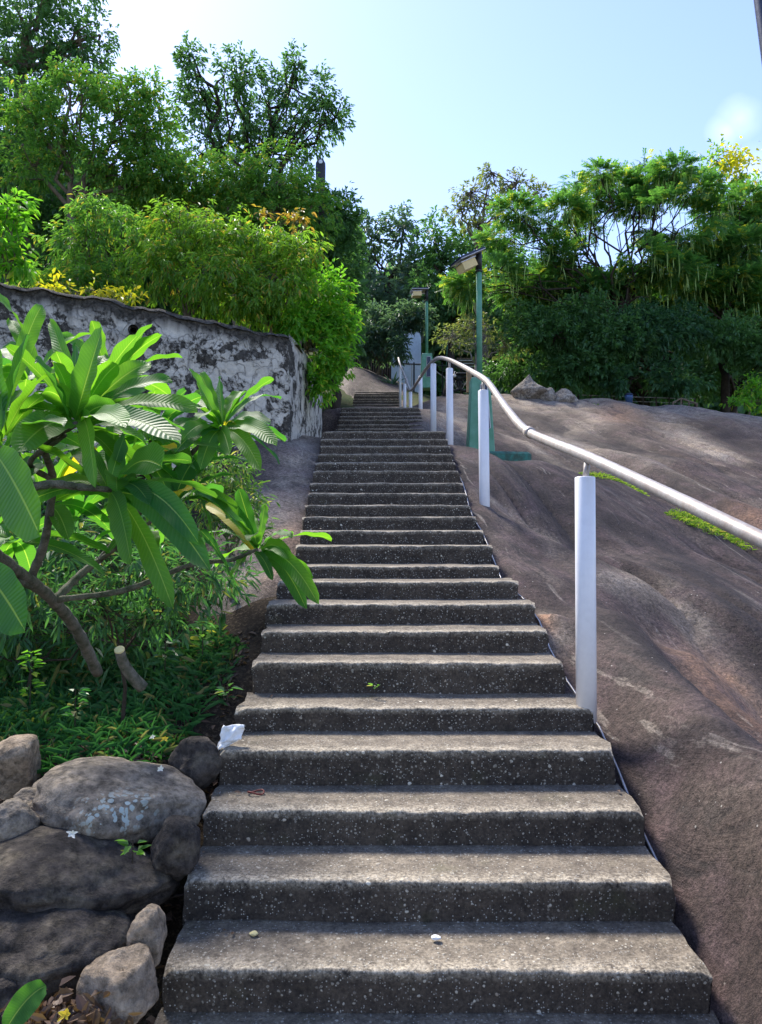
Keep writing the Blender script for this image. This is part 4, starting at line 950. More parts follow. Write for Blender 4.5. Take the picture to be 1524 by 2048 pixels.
tree('shrub', 'dry yellowish shrub with bare grey branches behind the nearer lamp pole', 'shrub', at(950, 25), [(905, 672, 40, 22, 25.5), (950, 655, 50, 30, 25.5), (1010, 690, 45, 30, 25), (960, 690, 60, 20, 25)], .13, L['dusty'], M['bare'], 305, dens=.30, per=6, trunk_r=.06, twig_show=500, thin=.1, trunkname='stem')
tree('shrub', 'dark low bush behind the pale ridge boulders', 'bush', at(1040, 27), [(1020, 745, 60, 36, 27), (1100, 735, 60, 45, 27), (1060, 700, 60, 40, 27.5)], .15, L['dark'], M['bark_dark'], 306, dens=.7, per=8, trunk_r=.06, trunkname='stem')
# --- right hand trees
frond_tree('tree', 'feathery flat topped tree hung with long green pods on the right', at(1230, 25), [(1030, 425, 50, 26, 25.3), (1000, 470, 40, 26, 25.0), (1085, 440, 50, 26, 25.1), (1130, 420, 45, 18, 24.2), (1060, 490, 60, 22, 25.0), (1165, 400, 45, 22, 25.9), (1150, 365, 30, 12, 24.1), (1200, 345, 28, 14, 24.3), (1240, 370, 40, 20, 26.2), (1280, 325, 34, 14, 26.3), (1300, 365, 45, 20, 25.9), (1350, 340, 40, 16, 24.6), (1385, 375, 50, 22, 26.0), (1270, 410, 45, 20, 25.6), (1340, 410, 50, 24, 24.2), (1400, 430, 50, 26, 24.2), (1310, 460, 50, 24, 25.4), (1370, 480, 50, 26, 25.4), (1160, 460, 45, 18, 26.0), (1110, 510, 50, 20, 25.2), (1290, 510, 45, 22, 24.0), (1000, 540, 60, 22, 24.4), (940, 570, 45, 24, 25.0), (1050, 580, 60, 24, 25.8), (1110, 560, 60, 22, 25.8), (1350, 540, 60, 24, 24.6), (1260, 560, 60, 22, 25.2), (1190, 580, 60, 24, 25.4)], L['feather'], M['bark_dark'], 401, 11500, .45, .095, .13, (1230, 640, 25), 1300)
frond_tree('tree', 'feathery pod bearing tree at the right photo edge', at(1440, 26), [(1440, 420, 50, 18, 26.4), (1490, 400, 45, 18, 26.6), (1530, 440, 45, 24, 26.6), (1430, 480, 60, 20, 26.2), (1500, 490, 60, 20, 25.4), (1400, 530, 60, 20, 26.6), (1470, 550, 60, 22, 25.6), (1540, 550, 60, 24, 26.6), (1380, 580, 60, 20, 26.0), (1450, 610, 60, 20, 26.4), (1520, 600, 50, 22, 26.0)], L['feather'], M['bark_dark'], 402, 6500, .45, .095, .15, (1450, 650, 26), 800)
tree('tree', 'slender tree topped with yellow blossoms near the right photo edge', 'tree', at(1470, 30), [(1432, 320, 22, 40, 30), (1480, 350, 34, 40, 30), (1440, 400, 36, 44, 30), (1510, 420, 40, 60, 30), (1470, 470, 50, 50, 30)], .2, L['olive'], M['bark'], 403, dens=.38, per=7, trunk_r=.13, thin=.05)
rg = np.random.default_rng(9); n = 300; c = P(1472, 325, 29.6) + rg.normal(size=(n, 3)) * (.38, .3, .33)
tr_ = bpy.data.objects.get('tree.009') or None
for k, (lb, px, D, lobes) in enumerate([('dense dark tree on the right, directly behind the granite ridge boulders', 1120, 27, [(1080, 610, 70, 50, 27), (1160, 580, 60, 50, 26), (1050, 640, 50, 40, 24.5), (1170, 625, 60, 36, 24), (1090, 745, 50, 40, 24.5), (1120, 690, 90, 60, 27), (1180, 740, 80, 50, 24.0), (1230, 680, 80, 50, 23.8), (1110, 670, 90, 50, 24.2), (1040, 560, 60, 50, 27.5)]),
        ('dense dark tree on the right with crown down to the ridge fence', 1290, 28, [(1260, 600, 80, 60, 28), (1340, 600, 60, 60, 27), (1290, 640, 50, 40, 24.2), (1380, 650, 40, 50, 24.3), (1250, 760, 50, 30, 23.5), (1280, 700, 100, 60, 28), (1230, 750, 80, 40, 27.5), (1340, 760, 80, 40, 24), (1300, 670, 90, 50, 24)]),
        ('dense dark tree below the feathery tree at the right photo edge', 1460, 28, [(1430, 640, 90, 60, 28), (1520, 640, 80, 80, 28), (1450, 710, 90, 60, 28), (1400, 750, 60, 50, 27.5), (1530, 720, 60, 50, 24.5), (1440, 680, 90, 50, 24.5), (1600, 600, 90, 120, 28)])]):
    tree('tree', lb, 'tree', at(px, D), lobes, .15, (L['dark'], L['deep'], L['dark'])[k], M['bark_dark'], 410 + k, dens=.75, per=9, trunk_r=.16, group='dense dark trees behind the granite ridge')
tree('shrub', 'bright bush behind the granite ridge at the right photo edge', 'bush', at(1500, 23), [(1505, 780, 36, 26, 23), (1530, 800, 30, 26, 23), (1480, 805, 20, 12, 22.5)], .13, L['lime'], M['bark'], 420, dens=.5, per=8, trunk_r=.04, trunkname='stem')
# blossoms of the slender tree are a part of it
own = [o for o in SC.objects if o.get('label', '').startswith('slender tree topped')][0]
leaf_mesh('blossoms', c, norm(rg.normal(size=(n, 3))), norm(rg.normal(size=(n, 3))), np.full(n, .2), np.full(n, .1), L['yellow'], own, rg=rg)['kind'] = 'stuff'
# --- far wood as one mass
rg = np.random.default_rng(77); n = 32000
px = rg.uniform(560, 1950, n); D = rg.uniform(44, 52, n); topy = 560 + 60 * fbm(np.stack([px * .012, 0 * px, 0 * px], 1), 3, 4)
py = topy + rg.random(n) ** .8 * (870 - topy)
C_ = np.array([P(a, b_, d) for a, b_, d in zip(px, py, D)])
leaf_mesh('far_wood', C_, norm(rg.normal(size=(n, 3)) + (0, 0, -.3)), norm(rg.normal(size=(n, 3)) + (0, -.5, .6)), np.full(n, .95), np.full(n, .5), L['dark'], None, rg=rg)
tag(bpy.data.objects['far_wood'], 'dark distant wood seen between the trees on the right', 'wood', kind='stuff')

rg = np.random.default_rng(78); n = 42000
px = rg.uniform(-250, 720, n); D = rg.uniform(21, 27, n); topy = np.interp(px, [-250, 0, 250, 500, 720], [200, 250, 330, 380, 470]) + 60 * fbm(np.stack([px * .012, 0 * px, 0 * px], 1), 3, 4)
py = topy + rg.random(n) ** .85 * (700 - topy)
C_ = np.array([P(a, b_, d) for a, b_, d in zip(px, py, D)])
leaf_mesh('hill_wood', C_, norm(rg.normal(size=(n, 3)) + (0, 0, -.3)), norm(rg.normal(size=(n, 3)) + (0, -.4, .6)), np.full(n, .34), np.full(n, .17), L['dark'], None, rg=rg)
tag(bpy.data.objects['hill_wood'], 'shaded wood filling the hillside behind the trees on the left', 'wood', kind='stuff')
# ------------------------------------------------------------------ plumeria in the foreground
def plum_leaf(mb, b, t, W, arch=.05, roll=0.0, foldv=.10, wave=0.0, rg=rng):
    b = np.array(b, float); t = np.array(t, float); L_ = np.linalg.norm(t - b)
    nu, nv = 18, 9
    u = np.linspace(0, 1, nu); mid = (b + t) / 2 + np.array((0, 0, arch * 2))
    C_ = ((1 - u) ** 2)[:, None] * b + (2 * u * (1 - u))[:, None] * mid + (u ** 2)[:, None] * t
    T = norm(np.gradient(C_, axis=0)); view = norm(-C_)
    # surface normal: blend of up and towards the open side, rolled about the leaf
    upv = np.array((0, 0, 1.0)); S0 = norm(np.cross(T, upv + np.array((1e-3, 0, 0)))); N0 = np.cross(S0, T)
    S = S0 * math.cos(roll) + N0 * math.sin(roll); N_ = norm(np.cross(S, T))
    w = (u + .03) ** .62 * (1.0001 - u) ** .42; w = W / 2 * w / w.max(); w[0] = .006
    w[:2] = np.minimum(w[:2], .012)
    vv = np.linspace(-1, 1, nv)
    V = C_[:, None] + S[:, None] * (w[:, None] * vv[None])[..., None] + N_[:, None] * (w[:, None] * foldv * 2.2 * np.abs(vv)[None] ** 1.2)[..., None]
    V = V + N_[:, None] * (np.sin(u * 21 + rg.uniform(0, 6))[:, None] * np.abs(vv)[None] ** 2 * .003 + wave * np.sin(u * 5)[:, None] * vv[None] * .012)[..., None]
    uv = np.stack(np.broadcast_arrays(u[:, None], (vv * .5 + .5)[None]), -1).reshape(-1, 2)
    mb['V'].append(V.reshape(-1, 3)); mb['F'].append(gridfaces(nu, nv, mb['n'])); mb['uv'].append(uv); mb['var'].append(np.full(nu * nv, rg.random())); mb['n'] += nu * nv
    # petiole
plm = thing('plumeria_shrub', P(190, 1340, 3.0), 'large leaved plumeria shrub leaning out over the left edge of the stairs', 'shrub')
rgp = np.random.default_rng(12)
def leaf_obj(b, t, W, **k):
    mb = dict(V=[], F=[], uv=[], var=[], n=0); plum_leaf(mb, b, t, W, rg=rgp, **k)
    mesh('leaf', np.concatenate(mb['V']), [np.concatenate(mb['F']).astype(np.int32)], M['plum'], plm, True, {'var': np.concatenate(mb['var'])}, np.concatenate(mb['uv']))
# surveyed leaves: base px, tip px, depth at base and tip, width m, arch, roll
PL = [
 # rosette at the far left
 ((-5, 890, 1.75), (60, 670, 1.62), .088, .01, 1.35), ((10, 860, 1.75), (-30, 600, 1.6), .07, .02, 1.2), ((5, 880, 1.75), (110, 745, 1.7), .06, .03, .5), ((0, 890, 1.75), (-90, 760, 1.6), .07, .02, .3),
 ((10, 900, 1.75), (125, 850, 1.55), .06, .03, .4), ((20, 790, 1.9), (85, 610, 2.1), .045, .03, .9), ((60, 700, 2.1), (-10, 595, 1.9), .05, .03, 1.0), ((80, 760, 2.0), (20, 640, 2.1), .04, .02, .7),
 # rosette in the middle left
 ((150, 840, 1.8), (205, 655, 1.74), .088, .004, 1.5), ((140, 845, 1.8), (75, 725, 1.65), .085, .015, 1.0), ((150, 850, 1.8), (35, 905, 1.55), .075, .03, .5), ((160, 840, 1.8), (100, 640, 2.0), .035, .02, .8),
 ((165, 850, 1.8), (360, 888, 1.55), .062, .035, .6), ((165, 840, 1.85), (345, 762, 1.85), .055, .03, .7), ((170, 830, 1.85), (300, 725, 2.0), .055, .02, .9), ((165, 845, 1.85), (395, 822, 1.8), .06, .035, .7),
 ((160, 840, 1.8), (190, 975, 1.55), .055, .05, 1.2), ((165, 850, 1.8), (250, 855, 1.5), .06, .03, .5), ((175, 835, 1.9), (290, 770, 2.1), .06, .02, .8), ((150, 835, 1.9), (150, 690, 2.1), .04, .02, .9),
 ((150, 850, 1.85), (0, 830, 1.8), .05, .03, .6), ((160, 860, 1.85), (320, 800, 2.1), .06, .02, .5), ((150, 870, 1.85), (240, 930, 1.8), .06, .03, .2), ((140, 850, 1.9), (300, 900, 2.0), .06, .04, .6),
 # rosette at the end of the pale branch
 ((228, 975, 1.75), (325, 935, 1.62), .082, .035, 1.0), ((235, 980, 1.75), (398, 1088, 1.5), .050, .045, 1.0), ((235, 985, 1.75), (418, 1140, 1.48), .058, .04, 1.1), ((222, 985, 1.75), (262, 1130, 1.6), .062, .03, 1.2),
 ((228, 985, 1.75), (345, 1215, 1.55), .050, .03, 1.25), ((215, 985, 1.75), (250, 870, 1.85), .045, .01, 1.3), ((225, 975, 1.8), (360, 930, 2.0), .055, .03, .4), ((230, 980, 1.8), (300, 1010, 1.6), .04, .03, .5), ((215, 975, 1.8), (150, 900, 1.95), .05, .02, .7),
 # single broad leaves reaching in from the left
 ((-10, 905, 1.5), (80, 1072, 1.32), .098, .01, 1.3), ((-40, 1135, 1.45), (50, 1262, 1.35), .085, .01, 1.2), ((-30, 1020, 1.7), (45, 1020, 1.6), .03, .02, .3), ((-20, 980, 1.8), (60, 1000, 1.8), .04, .02, .4),
 # rosette of the middle branch
 ((440, 850, 2.3), (378, 738, 2.2), .060, .01, 1.0), ((440, 850, 2.3), (400, 745, 2.4), .050, .01, 1.2), ((445, 850, 2.3), (438, 757, 2.4), .060, .01, 1.3), ((450, 850, 2.3), (562, 798, 2.3), .028, .04, .4),
 ((450, 855, 2.3), (540, 850, 2.2), .045, .03, .6), ((450, 858, 2.3), (553, 892, 2.1), .048, .035, .8), ((445, 860, 2.3), (522, 942, 2.1), .048, .035, 1.0), ((440, 860, 2.3), (460, 910, 2.1), .045, .02, 1.0), ((435, 860, 2.3), (365, 880, 2.1), .05, .03, .5), ((435, 855, 2.3), (330, 870, 2.2), .05, .03, .5), ((440, 850, 2.35), (385, 790, 2.5), .05, .02, .9), ((440, 860, 2.3), (350, 905, 2.1), .05, .03, .6), ((440, 862, 2.3), (400, 940, 2.15), .05, .03, .8),
 # rosette of the long branch nearest the stairs
 ((515, 1095, 2.5), (388, 985, 2.3), .052, .03, .8), ((515, 1095, 2.5), (410, 980, 2.55), .05, .03, .9), ((512, 1095, 2.5), (478, 978, 2.55), .055, .005, 1.3), ((518, 1090, 2.5), (530, 1010, 2.6), .035, .01, 1.0),
 ((520, 1098, 2.5), (585, 1075, 2.45), .035, .03, .4), ((522, 1100, 2.5), (580, 1120, 2.4), .045, .03, .8), ((522, 1105, 2.5), (636, 1208, 2.3), .050, .05, 1.0), ((520, 1108, 2.5), (612, 1217, 2.35), .048, .045, 1.2), ((510, 1105, 2.5), (545, 1160, 2.4), .03, .02, .8),
 ((505, 1100, 2.5), (410, 1010, 2.7), .045, .03, .6), ((505, 1105, 2.5), (460, 1160, 2.5), .035, .02, .6), ((430, 1100, 2.5), (395, 985, 2.35), .045, .02, 1.2), ((470, 1170, 2.5), (400, 1060, 2.4), .03, .02, 1.2),
 # fillers further back
 ((345, 1010, 2.3), (300, 930, 2.3), .06, .02, .6), ((345, 1010, 2.3), (390, 920, 2.4), .06, .02, .8), ((345, 1010, 2.3), (385, 975, 2.1), .05, .02, .6), ((345, 1010, 2.3), (280, 990, 2.2), .05, .02, .4), ((345, 1010, 2.3), (320, 900, 2.5), .05, .02, 1.0),
 ((90, 930, 2.1), (180, 900, 2.1), .06, .02, .4), ((90, 930, 2.1), (40, 960, 1.9), .05, .02, .4), ((90, 930, 2.1), (130, 870, 2.3), .05, .02, .8), ((300, 880, 2.3), (380, 930, 2.2), .05, .03, .5), ((300, 880, 2.3), (260, 810, 2.4), .05, .02, .8), ((300, 880, 2.3), (380, 850, 2.5), .05, .02, .5)]
for k, (b_, t_, W, ar, ro) in enumerate(PL):
    if k >= 95: break
    leaf_obj(P(*b_), P(*t_), W * 1.08, arch=ar, roll=-ro if (t_[0] >= b_[0]) else ro, foldv=.10, wave=rgp.uniform(-.5, .5))
rgx = np.random.default_rng(33)
for (tx, ty, td, n_, ln, sc) in ((5, 885, 1.82, 10, .24, .06), (155, 845, 1.86, 16, .27, .062), (228, 978, 1.84, 10, .24, .055), (442, 858, 2.36, 12, .25, .052), (515, 1100, 2.52, 8, .25, .048), (345, 1010, 2.4, 12, .26, .058), (300, 880, 2.4, 14, .27, .06), (90, 1010, 2.25, 11, .26, .058), (30, 1080, 2.3, 10, .26, .058), (380, 940, 2.5, 10, .26, .055), (250, 930, 2.15, 12, .26, .058), (215, 770, 2.3, 10, .25, .055), (60, 760, 2.1, 10, .26, .06), (150, 1040, 2.4, 10, .26, .056), (300, 1060, 2.5, 9, .24, .05)):
    c = P(tx, ty, td)
    for k in range(n_):
        az = k * 2.4 + rgx.uniform(-.3, .3); el = rgx.uniform(-.35, 1.15)
        d_ = np.array((math.cos(az) * math.cos(el), math.sin(az) * math.cos(el) * .9 + .15, math.sin(el)))
        L__ = ln * rgx.uniform(.75, 1.1); st_ = c + d_ * .02
        leaf_obj(st_, c + d_ * L__ - np.array((0, 0, .05 * math.cos(el))), sc * rgx.uniform(.85, 1.15), arch=.03 * math.cos(el), roll=rgx.uniform(-.6, .6), foldv=.10, wave=rgx.uniform(-.5, .5))
mb = MB()
def br(pts, r0, r1, n=10):
    p = spline([P(*q) for q in pts], 9); rr = np.linspace(r0, r1, len(p)) * .62; rr = rr * (1 + .10 * np.sin(np.arange(len(p)) * 2.1) + .12 * fbm(p * 14, 2, 5)); mb.tube(p, rr, n)
br([(195, 1345, 3.0), (150, 1255, 2.7), (95, 1190, 2.4), (20, 1130, 2.1), (-60, 1060, 1.9), (-40, 1000, 1.8), (90, 970, 1.75), (160, 974, 1.75), (226, 980, 1.75)], .036, .011)
br([(-60, 1060, 1.9), (-30, 980, 1.85), (0, 900, 1.77)], .022, .013)
br([(60, 1160, 2.3), (90, 1080, 2.2), (105, 960, 2.1), (90, 890, 1.9), (152, 848, 1.8)], .022, .012)
br([(105, 960, 2.1), (60, 925, 1.95), (130, 870, 1.85)], .014, .010)
br([(110, 1200, 2.45), (250, 1180, 2.5), (380, 1130, 2.5), (460, 1120, 2.5), (516, 1098, 2.5)], .018, .009)
br([(200, 1120, 2.6), (300, 1000, 2.5), (380, 910, 2.4), (442, 855, 2.3)], .018, .009)
br([(110, 1200, 2.45), (160, 1150, 2.55), (200, 1120, 2.6)], .022, .018)
br([(200, 1120, 2.6), (280, 1060, 2.4), (345, 1010, 2.3)], .014, .008); br([(300, 1000, 2.5), (300, 940, 2.4), (300, 880, 2.3)], .012, .008)
br([(95, 1190, 2.4), (45, 1165, 2.2), (20, 1168, 2.1)], .020, .014)
mb.build('trunk', M['bark_grey'], plm, True)
# cut stump shoot
mb = MB(); p = spline([P(285, 1375, 3.9), P(262, 1350, 3.85), P(246, 1325, 3.8), P(239, 1300, 3.75)], 5); mb.tube(p, np.linspace(.032, .025, len(p)), 10)
stp = thing('cut_stump', P(285, 1375, 3.9), 'short pale sawn off stump sticking out of the undergrowth', 'stump'); mb.build('trunk', M['bark_grey'], stp, True)
mb = MB(); e = p[-1]; dr = norm(p[-1] - p[-2]); mb.tube([e - dr * .002, e + dr * .006], [.026, .025], 12); mb.build('cut_face', M['cut_wood'], stp)

# ------------------------------------------------------------------ understory shrubs and grasses on the left bank
tree('shrub', 'fine leaved sunlit bush between the plumeria and the granite apron', 'bush', at(470, 5.6), [(450, 930, 60, 50, 5.8), (490, 1000, 50, 60, 5.7), (420, 1010, 70, 60, 5.7), (480, 1080, 55, 50, 5.6), (400, 930, 50, 40, 6)], .060, leafmat('fine_bush_leaf', (0.05, .12, .03), (.10, .20, .05), (.3, .28, .1), .4), M['bark'], 501, dens=.55, per=8, trunk_r=.015, trunkname='stem', wr=.24)
tree('shrub', 'shaded narrow leaved bush under the plumeria leaves', 'bush', at(330, 5.0), [(380, 1130, 90, 70, 5.0), (300, 1060, 90, 90, 5.2), (200, 1100, 110, 90, 5.2), (90, 1050, 120, 110, 5.3), (260, 950, 120, 90, 5.8), (100, 900, 140, 100, 6), (450, 1180, 60, 50, 4.9), (350, 1210, 80, 50, 4.8)], .085, L['shade'], M['bark_dark'], 502, dens=.45, per=8, trunk_r=.015, trunkname='stem', wr=.2, droop=.4)
tree('shrub', 'dense shaded bush filling the space below the plumeria branches', 'bush', at(250, 4.2), [(260, 1150, 90, 70, 3.9), (350, 1170, 80, 60, 4.0), (180, 1210, 80, 60, 3.9), (420, 1150, 60, 50, 4.1), (300, 1240, 90, 40, 4.1), (60, 1160, 80, 60, 3.7), (130, 1110, 80, 60, 3.6)], .065, L['shade'], M['bark_dark'], 504, dens=.42, per=8, trunk_r=.012, trunkname='stem', wr=.26, droop=.35)
tree('shrub', 'dark bush behind the plumeria trunk at the left photo edge', 'bush', at(60, 4.6), [(40, 1230, 120, 80, 4.6), (-60, 1100, 120, 140, 4.8), (170, 1250, 90, 70, 4.7), (300, 1290, 80, 45, 4.6), (-60, 1320, 100, 60, 4.4)], .10, L['shade'], M['bark_dark'], 503, dens=.35, per=7, trunk_r=.015, trunkname='stem', wr=.25, droop=.3)
rg = np.random.default_rng(90); n = 16000; X = rg.uniform(-4.6, -1.25, n); Y = rg.uniform(4.6, 7.6, n)
k = X < -1.3 - .22 * (Y - 4.6); X, Y = X[k], Y[k]; n = len(X)
Z = bank_h(X[:, None], Y[:, None])[:, 0] + rg.random(n) ** 1.6 * .55 * (1 + .6 * fbm(np.stack([X * 1.7, Y * 1.7, 0 * X], 1), 2, 6))
leaf_mesh('undergrowth', np.stack([X, Y, Z], 1), norm(rg.normal(size=(n, 3)) + (0, -.2, .1)), norm(rg.normal(size=(n, 3)) + (0, -.3, .8)), .10 * rg.uniform(.5, 1.3, n), np.full(n, .024), L['shade'], None, rg=rg, bend=.5)
tag(bpy.data.objects['undergrowth'], 'tangled dark undergrowth behind the grass of the left bank', 'undergrowth', kind='stuff')
def grass(name, label, xs, ys, n, ln, mat, seed, wd=.006, hf=bank_h, upright=1.0, mask=None):
    rg = np.random.default_rng(seed); X = rg.uniform(*xs, n); Y = rg.uniform(*ys, n)
    if mask is not None: k = mask(X, Y); X, Y = X[k], Y[k]
    n = len(X); Z = hf(X[:, None], Y[:, None])[:, 0]
    D_ = norm(np.stack([rg.normal(size=n), rg.normal(size=n), np.abs(rg.normal(size=n)) * .6 + upright], 1))
    Ln = ln * rg.uniform(.4, 1.3, n)
    o = leaf_mesh(name, np.stack([X, Y, Z], 1), D_, norm(rg.normal(size=(n, 3))), Ln, np.full(n, wd), mat, None, fold=.1, bend=.45, rg=rg)
    return tag(o, label, 'grass', kind='stuff')
def clump(X, Y, s=1.6, th=-.05, seed=3): return fbm(np.stack([X * s, Y * s, 0 * X], 1), 2, seed) > th
grass('grass', 'shaded grass on the soil bank behind the boulders', (-3.6, -1.05), (3.75, 5.2), 9000, .17, L['grass'], 601, .008, mask=lambda X, Y: clump(X, Y, 2.2, -.25) & (X < -1.0 - .5 * np.clip(4.2 - Y, 0, 1)))
grass('bright_grass', 'brighter green weeds and grass at the left edge above the tan rock', (-2.9, -1.75), (3.8, 4.6), 2600, .13, L['mid'], 606, .016, mask=lambda X, Y: clump(X, Y, 3, -.1, 9))
grass('edge_weeds', 'dark weeds and creepers crowding the left edge of the middle steps', (-1.75, -.90), (4.3, 6.6), 5200, .12, L['shade'], 607, .018, upright=.5, mask=lambda X, Y: clump(X, Y, 3.2, -.18, 12) & (X < -.93 - .05 * np.clip(Y - 5, 0, 2) * 3))
grass('wall_top_grass', 'sunlit grass strip along the top of the retaining wall', (-4.6, -1.1), (7.6, 11.6), 9000, .11, L['grass_dry'], 602, .012, hf=terr_h, mask=lambda X, Y: Y > np.interp(X, x_, y_) + .15)
grass('ridge_grass', 'yellowish grass line along the crest of the granite slope', (3, 13), (21.3, 24), 9000, .16, L['grass_dry'], 603, .02, hf=lambda X, Y: GF(X, Y) - .1)
g1 = P(1462, 1070, 9.8); gp = P(1235, 968, 11.2)
grass('slope_grass', 'green grass patch in a hollow of the granite slope at the right', (g1[0] - .8, g1[0] + 1.2), (g1[1] - .35, g1[1] + .6), 2600, .14, L['grass_dry'], 604, .012, hf=lambda X, Y: rock_h(X, Y), mask=lambda X, Y: ((X - g1[0] - .2) / 1.0) ** 2 + ((Y - g1[1]) / .45) ** 2 < 1)
grass('crack_weeds', 'small yellowish weeds in a crack of the granite under the handrail', (gp[0] - .5, gp[0] + .4), (gp[1] - .2, gp[1] + .2), 420, .10, L['grass_dry'], 605, .02, hf=lambda X, Y: rock_h(X, Y), upright=.3)
# broad weeds on the bank
rg = np.random.default_rng(66)
def weed(px, py, D, n, ln, mat, label, hgt=.15):
    b = P(px, py, D); t = thing('weed', tuple(b), label, 'weed', 'broad leaved weeds on the left bank')
    k = n; a = rg.uniform(0, 6.28, k); h = rg.uniform(.1, 1, k) * hgt
    C_ = b + np.stack([np.cos(a) * .02, np.sin(a) * .02, h], 1); D_ = norm(np.stack([np.cos(a), np.sin(a), rg.uniform(-.1, .7, k)], 1))
    leaf_mesh('leaves', C_, D_, norm(np.array((0, 0, 1.0)) + rg.normal(size=(k, 3)) * .3), ln * rg.uniform(.6, 1.2, k), ln * np.full(k, .5), mat, t, rg=rg)
    mb = MB()
    mb.tube([b - (0, 0, .03), b + (.0, 0, hgt)], .003, 5, False); mb.build('stem', M['bark_dark'], t)
weed(265, 1712, 2.95, 14, .05, L['mid'], 'small green weed growing between the lichen boulder and the dark boulder', .06)
weed(405, 1300, 4.6, 12, .08, L['mid'], 'leafy weed in the shade close to the step edge')
weed(60, 1400, 4.2, 40, .06, L['lime'], 'bright leafy weed at the left photo edge above the tan rock', .28)
weed(150, 1440, 4.0, 26, .06, L['grass'], 'short leafy weed above the big lichen boulder', .16)
weed(330, 1330, 4.5, 26, .09, L['shade'], 'dark leafy weed right of the sawn stump', .16)
weed(455, 1395, 4.2, 12, .06, L['shade'], 'tiny weed beside the step above the white tissue', .08)
weed(752, 1377, 4.30, 9, .035, L['mid'], 'tiny weed growing on a tread in the middle of the stairs', .02)
# dry leaf litter
rg = np.random.default_rng(4); n = 4200
X = rg.uniform(-3, -.86, n); Y = rg.uniform(2.3, 5.2, n); Z = bank_h(X[:, None], Y[:, None])[:, 0] + .012
leaf_mesh('leaf_litter', np.stack([X, Y, Z], 1), norm(rg.normal(size=(n, 3)) * (1, 1, .3)), norm(np.array((0, 0, 1.0)) + rg.normal(size=(n, 3)) * .5), rg.uniform(.03, .09, n), rg.uniform(.015, .035, n), M['dry'], None, rg=rg)
tag(bpy.data.objects['leaf_litter'], 'brown dry leaf litter between the boulders and the stairs', 'litter', kind='stuff')
n = 260; b = P(125, 2035, 2.4); C_ = b + rg.normal(size=(n, 3)) * (.10, .08, .022)
leaf_mesh('dry_leaf_pile', C_, norm(rg.normal(size=(n, 3))), norm(rg.normal(size=(n, 3)) + (0, -.4, .6)), rg.uniform(.035, .075, n), rg.uniform(.015, .032, n), M['dry'], None, rg=rg)
tag(bpy.data.objects['dry_leaf_pile'], 'heap of dry brown leaves in the bottom left corner', 'leaf heap', kind='stuff')
mb = dict(V=[], F=[], uv=[], var=[], n=0); plum_leaf(mb, P(92, 1972, 2.25), P(10, 2062, 2.1), .075, arch=.02, roll=.9, rg=rgp)
tag(mesh('fallen_leaf', np.concatenate(mb['V']), [np.concatenate(mb['F']).astype(np.int32)], M['plum'], None, True, {'var': np.concatenate(mb['var']) * 0 + .3}, np.concatenate(mb['uv'])), 'single green leaf in the bottom left corner', 'leaf')
def flower(px, py, D, mat, label, s=.03):
    c = P(px, py, D); a = np.arange(5) / 5 * 6.283 + .3
    D_ = norm(np.stack([np.cos(a), np.sin(a) * .5 - .2, np.sin(a) * .6 + .35], 1))
    o = leaf_mesh('fallen_flower', np.repeat(c[None], 5, 0), D_, norm(np.tile(np.array((0, -.8, .6)), (5, 1)) + rg.normal(size=(5, 3)) * .2), s * rg.uniform(.5, 1.0, 5), s * rg.uniform(.3, .55, 5), mat, None, rg=rg)
    tag(o, label, 'flower', 'fallen flowers on the left bank')
flower(145, 1668, 2.95, M['petal'], 'white fallen flower between the lichen boulder and the broad dark boulder')
flower(322, 1538, 3.42, M['petal'], 'white fallen flower on the right shoulder of the lichen boulder', .025)
flower(132, 2030, 2.22, M['yellow_petal'], 'yellow fallen flower on the heap of dry leaves', .028)
flower(330, 1478, 3.75, M['yellow_petal'], 'cream yellow fallen flower at the grass edge near the tissue', .028)
flower(305, 1474, 3.9, M['petal'], 'white fallen flower in the grass above the lichen boulder', .022)
# tissue on the step
rgt = np.random.default_rng(2); nu = 22; U, W_ = np.meshgrid(np.linspace(0, 1, nu), np.linspace(0, 1, nu), indexing='ij')
b = P(436, 1497, 3.80); q = np.stack([U * .105 + .015 * W_, .02 + .02 * U + 0 * U, W_ * .105], -1).reshape(-1, 3)
q += np.stack([fbm(q * 22, 3, 1) * .014, fbm(q * 30, 3, 2) * .045, fbm(q * 24, 3, 3) * .012], 1); q[:, 1] += (1 - q[:, 2] / .1) * -.03
q[:, 0] += np.where(q[:, 2] < .035, -.01 - (q[:, 0] - .01) * .6 * (1 - q[:, 2] / .035), 0)
o = tag(mesh('tissue', q + b, [gridfaces(nu, nu).astype(np.int32)], M['cloth'], None, True), 'crumpled white tissue at the left end of a lower step', 'tissue')
mod = o.modifiers.new('thick', 'SOLIDIFY'); mod.thickness = .0012
